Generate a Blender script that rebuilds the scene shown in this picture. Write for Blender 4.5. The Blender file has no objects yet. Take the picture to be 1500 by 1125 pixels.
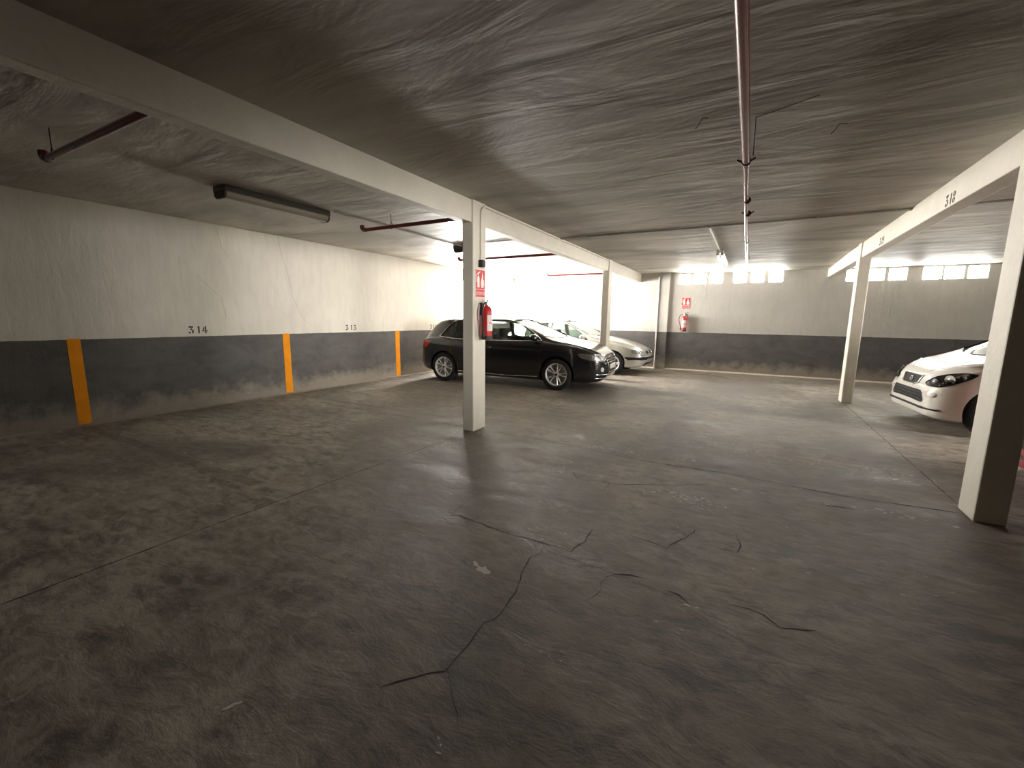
import bpy, bmesh, math, random
import numpy as np
from mathutils import Vector, Matrix
from mathutils.bvhtree import BVHTree
from mathutils.geometry import delaunay_2d_cdt
R = math.radians
rnd = random.Random(7)
SC = bpy.context.scene
COL = SC.collection

# ------------------------------------------------------------------ dimensions of the garage (metres)
XL, XR = -6.977, 8.5            # left and right walls
D, YB = 12.685, -5.0            # far wall and wall behind
HC, HB, HD = 2.659, 2.419, 1.040
X1, X2 = -2.816, 1.469          # faces of the two beam lines towards the middle aisle
PW = 0.152

# ------------------------------------------------------------------ materials
def mat(name):
    m = bpy.data.materials.new(name); m.use_nodes = True
    nt = m.node_tree
    return m, nt, nt.nodes['Principled BSDF']
def N(nt, kind, **kw):
    n = nt.nodes.new('ShaderNode' + kind)
    for k, v in kw.items():
        if k in n.inputs.keys(): n.inputs[k].default_value = v
        else: setattr(n, k, v)
    return n
def L(nt, a, b): nt.links.new(a, b)
def ramp(nt, src, stops):
    r = nt.nodes.new('ShaderNodeValToRGB'); e = r.color_ramp.elements
    while len(e) < len(stops): e.new(0.5)
    for s, (p, c) in zip(e, stops):
        s.position = p; s.color = (c, c, c, 1) if isinstance(c, (int, float)) else (*c, 1)
    L(nt, src, r.inputs[0]); return r.outputs[0]
def coord(nt, scale=(1, 1, 1)):
    g = N(nt, 'NewGeometry'); mp = N(nt, 'Mapping'); mp.inputs['Scale'].default_value = scale
    L(nt, g.outputs['Position'], mp.inputs['Vector']); return mp.outputs[0]
def noise(nt, vec, scale, detail=5, rough=.55, dist=0.):
    n = N(nt, 'TexNoise'); n.inputs['Scale'].default_value = scale; n.inputs['Detail'].default_value = detail
    n.inputs['Roughness'].default_value = rough; n.inputs['Distortion'].default_value = dist
    if vec is not None: L(nt, vec, n.inputs['Vector'])
    return n.outputs['Fac']
def mix(nt, f, a, b):
    n = nt.nodes.new('ShaderNodeMix'); n.data_type = 'RGBA'
    for s, v in ((0, f), (6, a), (7, b)):
        if isinstance(v, bpy.types.NodeSocket): L(nt, v, n.inputs[s])
        elif s == 0: n.inputs[0].default_value = v
        else: n.inputs[s].default_value = (*v, 1) if len(v) == 3 else v
    return n.outputs[2]
def mth(nt, op, a, b=0., c=None):
    n = nt.nodes.new('ShaderNodeMath'); n.operation = op
    for i, v in enumerate((a, b) if c is None else (a, b, c)):
        if isinstance(v, bpy.types.NodeSocket): L(nt, v, n.inputs[i])
        else: n.inputs[i].default_value = v
    return n.outputs[0]
def bump(nt, h, p, strength, dist):
    b = N(nt, 'Bump'); b.inputs['Strength'].default_value = strength; b.inputs['Distance'].default_value = dist
    L(nt, h, b.inputs['Height']); L(nt, b.outputs[0], p.inputs['Normal']); return b

def simple(name, c, rough=.5, metal=0., coat=0., nz=0.08, nscale=14., alpha=None, emit=None, trans=0., ior=1.45, spec=None):
    m, nt, p = mat(name)
    v = coord(nt)
    f = noise(nt, v, nscale, 4)
    dk = tuple(max(0, x * (1 - nz)) for x in c); lt = tuple(min(1, x * (1 + nz)) for x in c)
    L(nt, mix(nt, f, dk, lt), p.inputs['Base Color'])
    p.inputs['Roughness'].default_value = rough; p.inputs['Metallic'].default_value = metal
    p.inputs['Coat Weight'].default_value = coat; p.inputs['Coat Roughness'].default_value = .04
    p.inputs['Transmission Weight'].default_value = trans; p.inputs['IOR'].default_value = ior
    if spec is not None: p.inputs['Specular IOR Level'].default_value = spec
    if emit:
        p.inputs['Emission Color'].default_value = (*emit[0], 1); p.inputs['Emission Strength'].default_value = emit[1]
    return m

def wall_material(name, axis_scale, white, grey):
    m, nt, p = mat(name)
    v = coord(nt)
    sep = N(nt, 'SeparateXYZ'); g = N(nt, 'NewGeometry'); L(nt, g.outputs['Position'], sep.inputs[0]); z = sep.outputs['Z']
    n1 = noise(nt, v, 1.3, 6, .6); n2 = noise(nt, coord(nt, axis_scale), 7., 5, .6, .4); n3 = noise(nt, v, 30, 3)
    w = mix(nt, ramp(nt, n1, [(.3, 0.), (.7, 1.)]), tuple(c * .88 for c in white), white)
    w = mix(nt, ramp(nt, n2, [(.38, .35), (.56, 0.)]), w, tuple(c * .78 for c in white))
    n4 = noise(nt, coord(nt, (1, 1, 1.8)), 2.6, 7, .68, .5)
    gr = mix(nt, ramp(nt, n4, [(.35, 0.), (.7, 1.)]), tuple(c * .78 for c in grey), tuple(c * 1.35 for c in grey))
    # brown splashes and bare patches low on the painted dado
    low = ramp(nt, mth(nt, 'SUBTRACT', mth(nt, 'MULTIPLY', noise(nt, v, 4., 7, .72), .68), z), [(.02, 0.), (.22, 1.)])
    gr = mix(nt, mth(nt, 'MULTIPLY', low, .6), gr, (.36, .31, .25))
    sc = ramp(nt, noise(nt, coord(nt, (2.2, 2.2, 9.)), 3.1, 5, .7), [(.66, 0.), (.70, 1.)])
    zb_ = ramp(nt, mth(nt, 'MULTIPLY', z, 1.), [(.12, 1.), (.52, 0.)])
    gr = mix(nt, mth(nt, 'MULTIPLY', mth(nt, 'MULTIPLY', sc, zb_), .5), gr, (.42, .40, .36))
    edge = mth(nt, 'ADD', z, mth(nt, 'MULTIPLY', mth(nt, 'SUBTRACT', n2, .5), .012))
    top = mth(nt, 'GREATER_THAN', edge, HD)
    L(nt, mix(nt, top, gr, w), p.inputs['Base Color'])
    p.inputs['Roughness'].default_value = .72
    h = mth(nt, 'ADD', mth(nt, 'MULTIPLY', n1, .6), mth(nt, 'ADD', mth(nt, 'MULTIPLY', n2, .5), mth(nt, 'MULTIPLY', n3, .12)))
    bump(nt, h, p, .5, .02)
    return m
WHITE = (.71, .675, .60)
GREY = (.088, .084, .080)
M_WALL_L = wall_material('plaster_left', (.3, 1.6, .35), WHITE, GREY)
M_WALLDARK = simple('dark_unseen_wall', (.10, .095, .085), .8)  # unseen right and back walls, kept dark to cut bounced light
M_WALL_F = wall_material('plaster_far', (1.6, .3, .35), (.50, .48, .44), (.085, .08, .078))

m, nt, p = mat('ceiling_plaster'); M_CEIL = m
a = noise(nt, coord(nt, (.42, .95, 1)), 1.0, 6, .58, .9); b = noise(nt, coord(nt, (.8, 2.8, 1)), 1.15, 4, .52, .7); c = noise(nt, coord(nt, (1, 1, 1)), .5, 4)
L(nt, mix(nt, ramp(nt, a, [(.36, 0.), (.62, 1.)]), (.29, .27, .23), (.54, .51, .45)), p.inputs['Base Color'])
h = mth(nt, 'ADD', mth(nt, 'MULTIPLY', a, 1.), mth(nt, 'MULTIPLY', b, 1.))
bump(nt, h, p, .38, .045); p.inputs['Roughness'].default_value = .6

m, nt, p = mat('floor_concrete'); M_FLOOR = m
v = coord(nt)
sep = N(nt, 'SeparateXYZ'); L(nt, v, sep.inputs[0]); x_, y_ = sep.outputs['X'], sep.outputs['Y']
a = noise(nt, v, .55, 6, .6, .6); b = noise(nt, coord(nt, (.75, 1.5, 1)), 2.1, 8, .68, .9); c = noise(nt, v, 11, 6, .7)
d_ = noise(nt, coord(nt, (1., 2.2, 1)), 5.5, 7, .75, .5)
base = mix(nt, ramp(nt, b, [(.38, 0.), (.62, 1.)]), (.135, .115, .095), (.39, .342, .285))
base = mix(nt, ramp(nt, d_, [(.46, 0.), (.60, .55)]), base, (.51, .45, .375))
base = mix(nt, ramp(nt, d_, [(.36, .5), (.46, 0.)]), base, (.085, .074, .063))
base = mix(nt, ramp(nt, a, [(.40, .65), (.60, 0.)]), base, (.10, .088, .076))
scr = mth(nt, 'MULTIPLY', ramp(nt, c, [(.56, 0.), (.64, 1.)]), ramp(nt, a, [(.50, 0.), (.58, 1.)]))
base = mix(nt, mth(nt, 'MULTIPLY', scr, .6), base, (.46, .42, .36))
# worn parking lines running out from the orange stripes
ln = None
for yc in (1.90, 4.58, 7.26, 9.94):
    wob = mth(nt, 'MULTIPLY', mth(nt, 'SUBTRACT', c, .5), .05)
    q = mth(nt, 'LESS_THAN', mth(nt, 'ABSOLUTE', mth(nt, 'SUBTRACT', mth(nt, 'ADD', y_, wob), yc)), .055)
    ln = q if ln is None else mth(nt, 'MAXIMUM', ln, q)
ln = mth(nt, 'MULTIPLY', ln, mth(nt, 'LESS_THAN', x_, -3.4))
ln = mth(nt, 'MULTIPLY', ln, ramp(nt, b, [(.35, .25), (.6, .75)]))
base = mix(nt, mth(nt, 'MULTIPLY', ln, .75), base, (.10, .072, .05))
L(nt, base, p.inputs['Base Color'])
L(nt, ramp(nt, b, [(.3, .50), (.7, .78)]), p.inputs['Roughness'])
hh = mth(nt, 'ADD', mth(nt, 'MULTIPLY', b, 1.), mth(nt, 'MULTIPLY', d_, .7))
bump(nt, hh, p, .4, .012); p.inputs['Specular IOR Level'].default_value = .5

M_BEAM = simple('painted_concrete', (.70, .66, .57), .62, nz=.12, nscale=5)
nt = M_BEAM.node_tree; bump(nt, noise(nt, coord(nt), 16, 5), nt.nodes['Principled BSDF'], .3, .01)
M_ORANGE = simple('orange_paint', (.84, .30, .012), .85, spec=.2, nz=.2, nscale=9)
M_STENCIL = simple('black_stencil_paint', (.035, .03, .025), .7)
M_CRACK = simple('crack_dark', (.035, .03, .026), .9)
M_FLECK = simple('paint_fleck', (.72, .68, .60), .6, nz=.25, nscale=40)
M_KERB = simple('mortar_strip', (.62, .55, .46), .8, nz=.25, nscale=10)
M_MORTAR = simple('block_mortar', (.55, .53, .49), .8)
M_CONDUIT = simple('white_conduit', (.62, .59, .53), .45)
M_CLAMP = simple('dark_iron', (.05, .04, .038), .5, .6)
M_REDPIPE = simple('red_pipe_paint', (.15, .026, .026), .25, nz=.15, coat=.3)
M_RED = simple('red_enamel', (.56, .03, .03), .3, coat=.5)
M_REDSIGN = simple('red_sign', (.62, .035, .03), .45)
M_SIGNW = simple('sign_white', (.85, .82, .78), .5)
M_HOSE = simple('black_rubber_hose', (.03, .028, .027), .55)
M_BRASS = simple('brushed_metal', (.6, .58, .54), .3, 1.)
M_LABEL = simple('paper_label', (.75, .70, .66), .5)
M_TYRE = simple('tyre_rubber', (.018, .018, .018), .75)
M_RIM = simple('alloy', (.72, .71, .70), .35, .35)
M_RIMW = simple('silver_hubcap', (.68, .68, .68), .4, .3)
M_HUBDARK = simple('brake_dark', (.03, .03, .03), .6, .3)
M_BLACKP = simple('black_car_paint', (.008, .008, .011), .22, coat=1., nz=.02)
M_SILVERP = simple('silver_car_paint', (.56, .555, .52), .34, .35, coat=1., nz=.03)
M_WHITEP = simple('white_car_paint', (.80, .77, .70), .3, coat=1., nz=.02)
M_REDP = simple('red_car_paint', (.36, .010, .016), .3, coat=1., nz=.03)
M_TRIM = simple('black_plastic', (.010, .010, .011), .55, spec=.3)
M_CHROME = simple('chrome', (.85, .84, .82), .12, 1.)
M_SEAT = simple('seat_fabric', (.10, .105, .10), .8)
M_DASH = simple('dashboard_plastic', (.05, .05, .05), .7)
M_LENS = simple('lamp_reflector', (.78, .77, .75), .3, .25)
M_TAIL = simple('red_lamp_lens', (.5, .02, .015), .15, coat=1.)
M_AMBER = simple('amber_lens', (.75, .33, .08), .2, coat=1.)
M_TUBE = simple('fluorescent_tube_off', (.85, .86, .84), .25)
M_LAMPBODY = simple('lamp_housing', (.10, .095, .085), .4)
M_DIFF = simple('yellowed_diffuser', (.34, .31, .25), .35)

def glass_mat(name, tint, rough=.02, tr=.85):
    m, nt, p = mat(name)
    out = nt.nodes['Material Output']
    fr = N(nt, 'Fresnel'); fr.inputs[0].default_value = 1.5
    tb = N(nt, 'BsdfTransparent'); gl = N(nt, 'BsdfGlossy'); gl.inputs['Roughness'].default_value = rough
    nz = noise(nt, coord(nt), 3., 2)
    L(nt, mix(nt, nz, tuple(c * .97 for c in tint), tint), tb.inputs['Color'])
    mx = N(nt, 'MixShader')
    L(nt, mth(nt, 'ADD', fr.outputs[0], .02), mx.inputs[0]); L(nt, tb.outputs[0], mx.inputs[1]); L(nt, gl.outputs[0], mx.inputs[2])
    L(nt, mx.outputs[0], out.inputs['Surface'])
    return m
M_GLASS = glass_mat('green_tinted_glass', (.72, .86, .79))
M_PRIV = glass_mat('dark_privacy_glass', (.10, .10, .10))
M_CLEAR = glass_mat('clear_lens', (.93, .94, .95))

def daylight(name, col, s):
    m, nt, p = mat(name)
    p.inputs['Base Color'].default_value = (.8, .8, .8, 1)
    f = noise(nt, coord(nt), 2.5, 3)
    L(nt, mix(nt, f, tuple(c * .92 for c in col), col), p.inputs['Emission Color'])
    p.inputs['Emission Strength'].default_value = s
    return m
M_DAY_L = daylight('daylit_glass_block_large', (1., .965, .91), 90.)
M_DAY_S = daylight('daylit_glass_block_small', (1., .985, .95), 38.)

# ------------------------------------------------------------------ mesh helpers
class MB:
    def __init__(s): s.bm = bmesh.new(); s.mi = 0
    def _f(s, vs):
        try:
            f = s.bm.faces.new(vs); f.material_index = s.mi; return f
        except ValueError: return None
    def box(s, x0, x1, y0, y1, z0, z1, M=None):
        pts = [(x0, y0, z0), (x1, y0, z0), (x1, y1, z0), (x0, y1, z0), (x0, y0, z1), (x1, y0, z1), (x1, y1, z1), (x0, y1, z1)]
        vs = [s.bm.verts.new((M @ Vector(q)) if M else q) for q in pts]
        for f in ((3, 2, 1, 0), (4, 5, 6, 7), (0, 1, 5, 4), (1, 2, 6, 5), (2, 3, 7, 6), (3, 0, 4, 7)): s._f([vs[i] for i in f])
        return vs
    def poly(s, pts): return s._f([s.bm.verts.new(q) for q in pts])
    def prism(s, pts, off):
        off = Vector(off); a = [s.bm.verts.new(q) for q in pts]; b = [s.bm.verts.new(Vector(q) + off) for q in pts]
        s._f(a[::-1]); s._f(b)
        for i in range(len(a)): s._f([a[i], a[(i + 1) % len(a)], b[(i + 1) % len(a)], b[i]])
    def rings(s, rings, closed=True, caps=True):
        rr = [[s.bm.verts.new(q) for q in r] for r in rings]; n = len(rr[0])
        for i in range(len(rr) - 1):
            for j in range(n if closed else n - 1):
                s._f([rr[i][j], rr[i][(j + 1) % n], rr[i + 1][(j + 1) % n], rr[i + 1][j]])
        if caps and closed:
            s._f(rr[0][::-1]); s._f(rr[-1])
        return rr
    def tube(s, pts, r, n=10, caps=True):
        pts = [Vector(q) for q in pts]; rad = r if isinstance(r, (list, tuple)) else [r] * len(pts)
        t0 = (pts[1] - pts[0]).normalized(); u = t0.orthogonal().normalized(); out = []
        for i, q in enumerate(pts):
            if i == 0: t = pts[1] - pts[0]
            elif i == len(pts) - 1: t = pts[-1] - pts[-2]
            else: t = (pts[i + 1] - q).normalized() + (q - pts[i - 1]).normalized()
            t.normalize(); u = (u - t * u.dot(t)).normalized(); w = t.cross(u)
            out.append([q + (u * math.cos(2 * math.pi * k / n) + w * math.sin(2 * math.pi * k / n)) * rad[i] for k in range(n)])
        s.rings(out, True, caps)
    def lathe(s, prof, M=None, n=24):
        # prof: (radius, height) along local z
        rings_ = []
        for r_, h_ in prof:
            rings_.append([(M or Matrix()) @ Vector((r_ * math.cos(2 * math.pi * k / n), r_ * math.sin(2 * math.pi * k / n), h_)) for k in range(n)])
        s.rings(rings_)
    def build(s, name, m, parent=None, loc=(0, 0, 0), smooth=None, bevel=0.):
        bmesh.ops.remove_doubles(s.bm, verts=s.bm.verts, dist=1e-6)
        bmesh.ops.recalc_face_normals(s.bm, faces=s.bm.faces)
        me = bpy.data.meshes.new(name); s.bm.to_mesh(me); s.bm.free()
        for q in (m if isinstance(m, (list, tuple)) else [m]): me.materials.append(q)
        o = bpy.data.objects.new(name, me); COL.objects.link(o); o.location = loc
        if parent: o.parent = parent
        if smooth is not None:
            for f in me.polygons: f.use_smooth = True
            me.set_sharp_from_angle(angle=R(smooth))
        if bevel:
            b = o.modifiers.new('bevel', 'BEVEL'); b.width = bevel; b.segments = 2; b.limit_method = 'ANGLE'; b.angle_limit = R(40)
        return o
def tag(o, label=None, cat=None, group=None, kind=None):
    for k, v in (('label', label), ('category', cat), ('group', group), ('kind', kind)):
        if v: o[k] = v
    return o
def empty(name, loc=(0, 0, 0), rz=0., s=1.):
    o = bpy.data.objects.new(name, None); COL.objects.link(o); o.location = loc; o.rotation_euler = (0, 0, rz); o.scale = (s, s, s)
    o.empty_display_size = .2; return o
def arc(c, r, a0, a1, n, ax=0, ay=1, base=None):
    out = []
    for i in range(n + 1):
        t = a0 + (a1 - a0) * i / n; q = list(base or c); q[ax] = c[ax] + r * math.cos(t); q[ay] = c[ay] + r * math.sin(t); out.append(tuple(q))
    return out

# ------------------------------------------------------------------ floor with its cracks, joints, chips
def ribbon(mb, pts, w, z, jit=.25):
    P = [Vector((q[0], q[1], 0)) for q in pts]; left, right = [], []
    for i, q in enumerate(P):
        t = (P[min(i + 1, len(P) - 1)] - P[max(i - 1, 0)]).normalized(); nrm = Vector((-t.y, t.x, 0))
        ww = w * (.3 if i in (0, len(P) - 1) else 1 + rnd.uniform(-jit, jit))
        left.append(mb.bm.verts.new((q.x + nrm.x * ww, q.y + nrm.y * ww, z))); right.append(mb.bm.verts.new((q.x - nrm.x * ww, q.y - nrm.y * ww, z)))
    for i in range(len(P) - 1): mb._f([right[i], right[i + 1], left[i + 1], left[i]])
def wiggle(pts, amp, step=.05):
    out = []
    for a, b in zip(pts[:-1], pts[1:]):
        d = math.hypot(b[0] - a[0], b[1] - a[1]); k = max(1, int(d / step))
        for i in range(k):
            t = i / k; out.append((a[0] + (b[0] - a[0]) * t + rnd.uniform(-amp, amp), a[1] + (b[1] - a[1]) * t + rnd.uniform(-amp, amp)))
    out.append(pts[-1]); return out
fl = MB(); fl.poly([(XL - .2, YB - .2, 0), (XR + .2, YB - .2, 0), (XR + .2, D + .2, 0), (XL - .2, D + .2, 0)])
fl.mi = 1
for pts, w, a in [
    ([(-2.97, -3), (-2.96, 1.2), (-2.93, 2.4), (-2.86, 4.0)], .0055, .003), ([(-2.80, 4.45), (-2.83, 9.0)], .004, .003),
    ([(-2.78, 4.31), (-2.06, 4.30), (-.73, 4.14), (-.07, 4.19), (.76, 4.10), (1.46, 4.16)], .006, .003), ([(-6.9, 4.36), (-3.05, 4.30)], .004, .004),
    ([(1.64, 4.25), (8, 4.2)], .005, .003), ([(1.5, 4.4), (1.5, 9.0)], .004, .003),
    ([(-1.709, 2.236), (-1.658, 2.279), (-1.402, 2.249), (-1.205, 2.235), (-1.006, 2.242), (-.824, 2.231), (-.779, 2.375), (-.793, 2.565)], .0045, .008), ([(-1.709, 2.236), (-1.761, 2.598), (-1.745, 2.738)], .002, .008),
    ([(-.977, 2.207), (-.966, 2.129), (-1.0, 2.047), (-.969, 1.891), (-.917, 1.731), (-.898, 1.563), (-.933, 1.469), (-.921, 1.247), (-.926, 1.178), (-1.008, 1.093), (-1.088, .993)], .003, .006), ([(-.926, 1.178), (-.817, 1.082), (-.745, 1.006)], .0015, .005),
    ([(-.56, 2.089), (-.523, 2.142), (-.449, 2.181), (-.388, 2.181)], .0045, .006), ([(-.271, 2.131), (-.205, 2.126), (-.145, 2.077)], .005, .005), ([(-.099, 2.171), (-.047, 2.184)], .005, .003),
    ([(.01, 2.173), (.101, 2.187), (.165, 2.167), (.232, 2.112), (.374, 2.172)], .0035, .007), ([(-.948, 2.173), (-.727, 2.161), (-.576, 2.141)], .0018, .007), ([(-.598, 1.831), (-.559, 1.921), (-.548, 1.981), (-.571, 2.024), (-.553, 2.101)], .0022, .006),
    ([(-1.307, 3.511), (-1.195, 3.359), (-.939, 3.41), (-.843, 3.418), (-.563, 3.586), (-.196, 3.806)], .0045, .012), ([(-.939, 3.41), (-.918, 3.232)], .005, .01), ([(.578, 3.809), (.673, 3.819), (.778, 3.829)], .008, .006),
    ([(-.576, 2.605), (-.477, 2.595), (-.332, 2.559), (-.23, 2.807), (-.207, 2.91)], .0035, .01), ([(-.056, 2.71), (.047, 2.73), (.066, 2.817), (.029, 2.989)], .003, .01), ([(.361, 3.184), (.44, 3.145)], .006, .004), ([(-1.096, 2.77), (-1.018, 2.802)], .006, .003),
    ([(-2.33, 1.39), (-1.76, 1.50)], .0015, .01), ([(-4.3, 2.72), (-4.05, 2.80)], .004, .01)]:
    ribbon(fl, wiggle(pts, a), w, .0008, .5)
fl.mi = 2
def fleck(cx, cy, rx, ry, rot=0., k=9, z=.0006):
    pts = []
    for i in range(k):
        t = 2 * math.pi * i / k; q = rnd.uniform(.45, 1.1); x = rx * q * math.cos(t); y = ry * q * math.sin(t)
        pts.append((cx + x * math.cos(rot) - y * math.sin(rot), cy + x * math.sin(rot) + y * math.cos(rot), z))
    fl.poly(pts)
for cx, cy, sx, sy, n, big in [(-.35, 3.42, .34, .09, 60, 1.), (-.22, 3.30, .12, .06, 12, .8), (1.2, 4.95, .20, .16, 30, 1.3), (1.2, 4.73, .2, .06, 10, 1.2), (-2.75, 3.61, .18, .12, 60, .9), (-3.1, 4.2, .5, .2, 30, .8), (-1.17, 4.33, .35, .09, 34, .9), (-.48, 4.40, .12, .1, 10, 1.1),
    (.45, 4.96, .9, .22, 46, .9), (-.3, 5.3, 1.2, .4, 50, .8), (.03, 3.80, .14, .05, 12, 1.), (-1.55, 3.5, .5, .25, 34, .7), (-1.1, 2.45, .25, .15, 14, .6), (.97, 3.87, .3, .06, 14, 1.), (-2.0, 2.53, .12, .05, 5, .8), (-.70, 1.47, .16, .05, 7, .5), (-.77, .97, .04, .04, 3, .5),
    (-2.1, 2.9, .6, .4, 22, .6), (.4, 2.9, .8, .4, 20, .6), (-4.4, 3.3, 1.5, .6, 60, .8), (-4.6, 1.6, 1.4, .5, 16, .7), (-5.0, 5.6, 1.5, .6, 50, .8), (-.2, 1.95, .5, .3, 8, .4)]:
    for _ in range(n):
        fleck(rnd.gauss(cx, sx * .5), rnd.gauss(cy, sy * .5), rnd.uniform(.006, .034) * big, rnd.uniform(.003, .011) * big, rnd.uniform(-.5, .5))
fleck(-1.172, 1.815, .06, .035, -.3, 11); fleck(-1.235, 1.845, .03, .02, -.4, 8); fleck(-1.484, .672, .011, .034, -.35); fleck(-1.47, .70, .007, .02, -.3); fleck(-.155, 2.065, .022, .010, -.2); fleck(-.11, 2.07, .012, .007)
floor = fl.build('floor', [M_FLOOR, M_CRACK, M_FLECK]); tag(floor, kind='structure')

# ------------------------------------------------------------------ ceiling
def sst(a, b, x):
    t = min(1, max(0, (x - a) / (b - a))); return t * t * (3 - 2 * t)
cl = MB(); nx, ny = 30, 40
g = [[cl.bm.verts.new((XL - .2 + (XR - XL + .4) * i / nx, YB - .2 + (D - YB + .4) * j / ny,
      HC - .045 * sst(9.5, 12.6, YB - .2 + (D - YB + .4) * j / ny) * sst(-2.2, -.5, XL - .2 + (XR - XL + .4) * i / nx))) for j in range(ny + 1)] for i in range(nx + 1)]
for i in range(nx):
    for j in range(ny): cl._f([g[i][j], g[i][j + 1], g[i + 1][j + 1], g[i + 1][j]])
o = cl.build('ceiling', M_CEIL, smooth=60); tag(o, kind='structure')

# ------------------------------------------------------------------ walls with real openings
def wall_with_holes(name, m, a0, a1, z0, z1, holes, to3, thick):
    A = sorted({a0, a1, *[h[0] for h in holes], *[h[1] for h in holes]}); Z = sorted({z0, z1, HD, *[h[2] for h in holes], *[h[3] for h in holes]})
    mb = MB()
    for i in range(len(A) - 1):
        for k in range(len(Z) - 1):
            ca, cz = (A[i] + A[i + 1]) / 2, (Z[k] + Z[k + 1]) / 2
            if any(h[0] < ca < h[1] and h[2] < cz < h[3] for h in holes): continue
            mb.poly([to3(A[i], Z[k], 0), to3(A[i + 1], Z[k], 0), to3(A[i + 1], Z[k + 1], 0), to3(A[i], Z[k + 1], 0)])
    for h in holes:
        c = [(h[0], h[2]), (h[1], h[2]), (h[1], h[3]), (h[0], h[3])]
        for q in range(4):
            a, b = c[q], c[(q + 1) % 4]
            mb.poly([to3(*a, 0), to3(*b, 0), to3(*b, thick), to3(*a, thick)])
    return tag(mb.build(name, m), kind='structure')
WL = (9.25, 12.2, 1.20, 2.36)                      # big glass block window in the left wall (y0,y1,z0,z1)
wall_left = wall_with_holes('wall_left', M_WALL_L, YB, D, 0, HC + .05, [WL], lambda a, z, d: (XL - d, a, z), .14)
cents = [-6.02, -5.6, -5.18, -4.58, -4.175, -3.77, -1.675, -1.29, -.90, -.345, .045, .445, 2.0, 2.385, 2.765, 3.335, 3.68, 4.045, 4.7, 5.1, 5.5, 6.1, 6.5, 6.9]
holes = []
for c in cents:
    zt = 2.60 if c < -2 else (2.598 if c < 1 else 2.578)
    holes.append((c - .155, c + .155, zt - .26, zt))
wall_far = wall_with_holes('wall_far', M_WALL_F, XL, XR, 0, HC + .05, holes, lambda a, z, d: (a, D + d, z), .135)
for nm, pts in (('wall_right', [(XR, YB, 0), (XR, D, 0), (XR, D, HC + .05), (XR, YB, HC + .05)]), ('wall_back', [(XL, YB, 0), (XR, YB, 0), (XR, YB, HC + .05), (XL, YB, HC + .05)])):
    q = MB(); q.poly(pts); tag(q.build(nm, M_WALLDARK), kind='structure')

def block(mb, to3, a0, a1, z0, z1, dep, r=.035, bulge=.008):
    # rounded square glass block face with a little dome, set at depth dep
    def ring(ins, dd):
        out = []
        rr = max(.004, r - ins * .5)
        for (ca, cz, t0) in ((a1 - ins - rr, z0 + ins + rr, -90), (a1 - ins - rr, z1 - ins - rr, 0), (a0 + ins + rr, z1 - ins - rr, 90), (a0 + ins + rr, z0 + ins + rr, 180)):
            for k in range(4):
                t = R(t0 + 30 * k); out.append(to3(ca + rr * math.cos(t), cz + rr * math.sin(t), dep - dd))
        return out
    rr = mb.rings([ring(0, -.03), ring(0, 0), ring(.02, bulge)], True, False); mb._f(rr[-1])
for i, h in enumerate(holes):
    to3 = lambda a, z, d: (a, D + d, z)
    w = MB(); w.box(h[0] - .002, h[1] + .002, D + .105, D + .13, h[2] - .002, h[3] + .002)
    w = tag(w.build('window_%d' % (i + 2), M_MORTAR), kind='structure')
    b = MB(); block(b, to3, h[0] + .006, h[1] - .006, h[2] + .006, h[3] - .006, .10)
    b.build('glass_block', M_DAY_S, w, smooth=50)
y0, y1, z0, z1 = WL
w = MB(); w.box(XL - .14, XL - .08, y0 - .002, y1 + .002, z0 - .002, z1 + .002)
w = tag(w.build('window_1', M_MORTAR), kind='structure')
b = MB(); ny_, nz_ = 14, 5; gy, gz = (y1 - y0) / ny_, (z1 - z0) / nz_
for i in range(ny_):
    for k in range(nz_):
        block(b, lambda a, z, d: (XL - d, a, z), y0 + i * gy + .008, y0 + (i + 1) * gy - .008, z0 + k * gz + .008, z0 + (k + 1) * gz - .008, .06)
b.build('glass_block', M_DAY_L, w, smooth=50)

# orange stripes and stencilled numbers painted on the walls
def stripe(yc, w, lab, lean=0.):
    s = MB(); s.prism([(XL, yc - w / 2, .0), (XL, yc + w / 2 + .005, .0), (XL, yc + w / 2 + lean, HD + .008), (XL, yc - w / 2 + lean, HD + .008)], (.003, 0, 0))
    o = s.build('painted_stripe', M_ORANGE, wall_left); o['label'] = lab
stripe(1.925, .118, 'orange painted stripe nearest the camera')
stripe(4.588, .122, 'orange painted stripe between 314 and 313')
stripe(7.258, .13, 'orange painted stripe beside the black car')
stripe(9.93, .12, 'orange painted stripe behind the cars')

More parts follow.
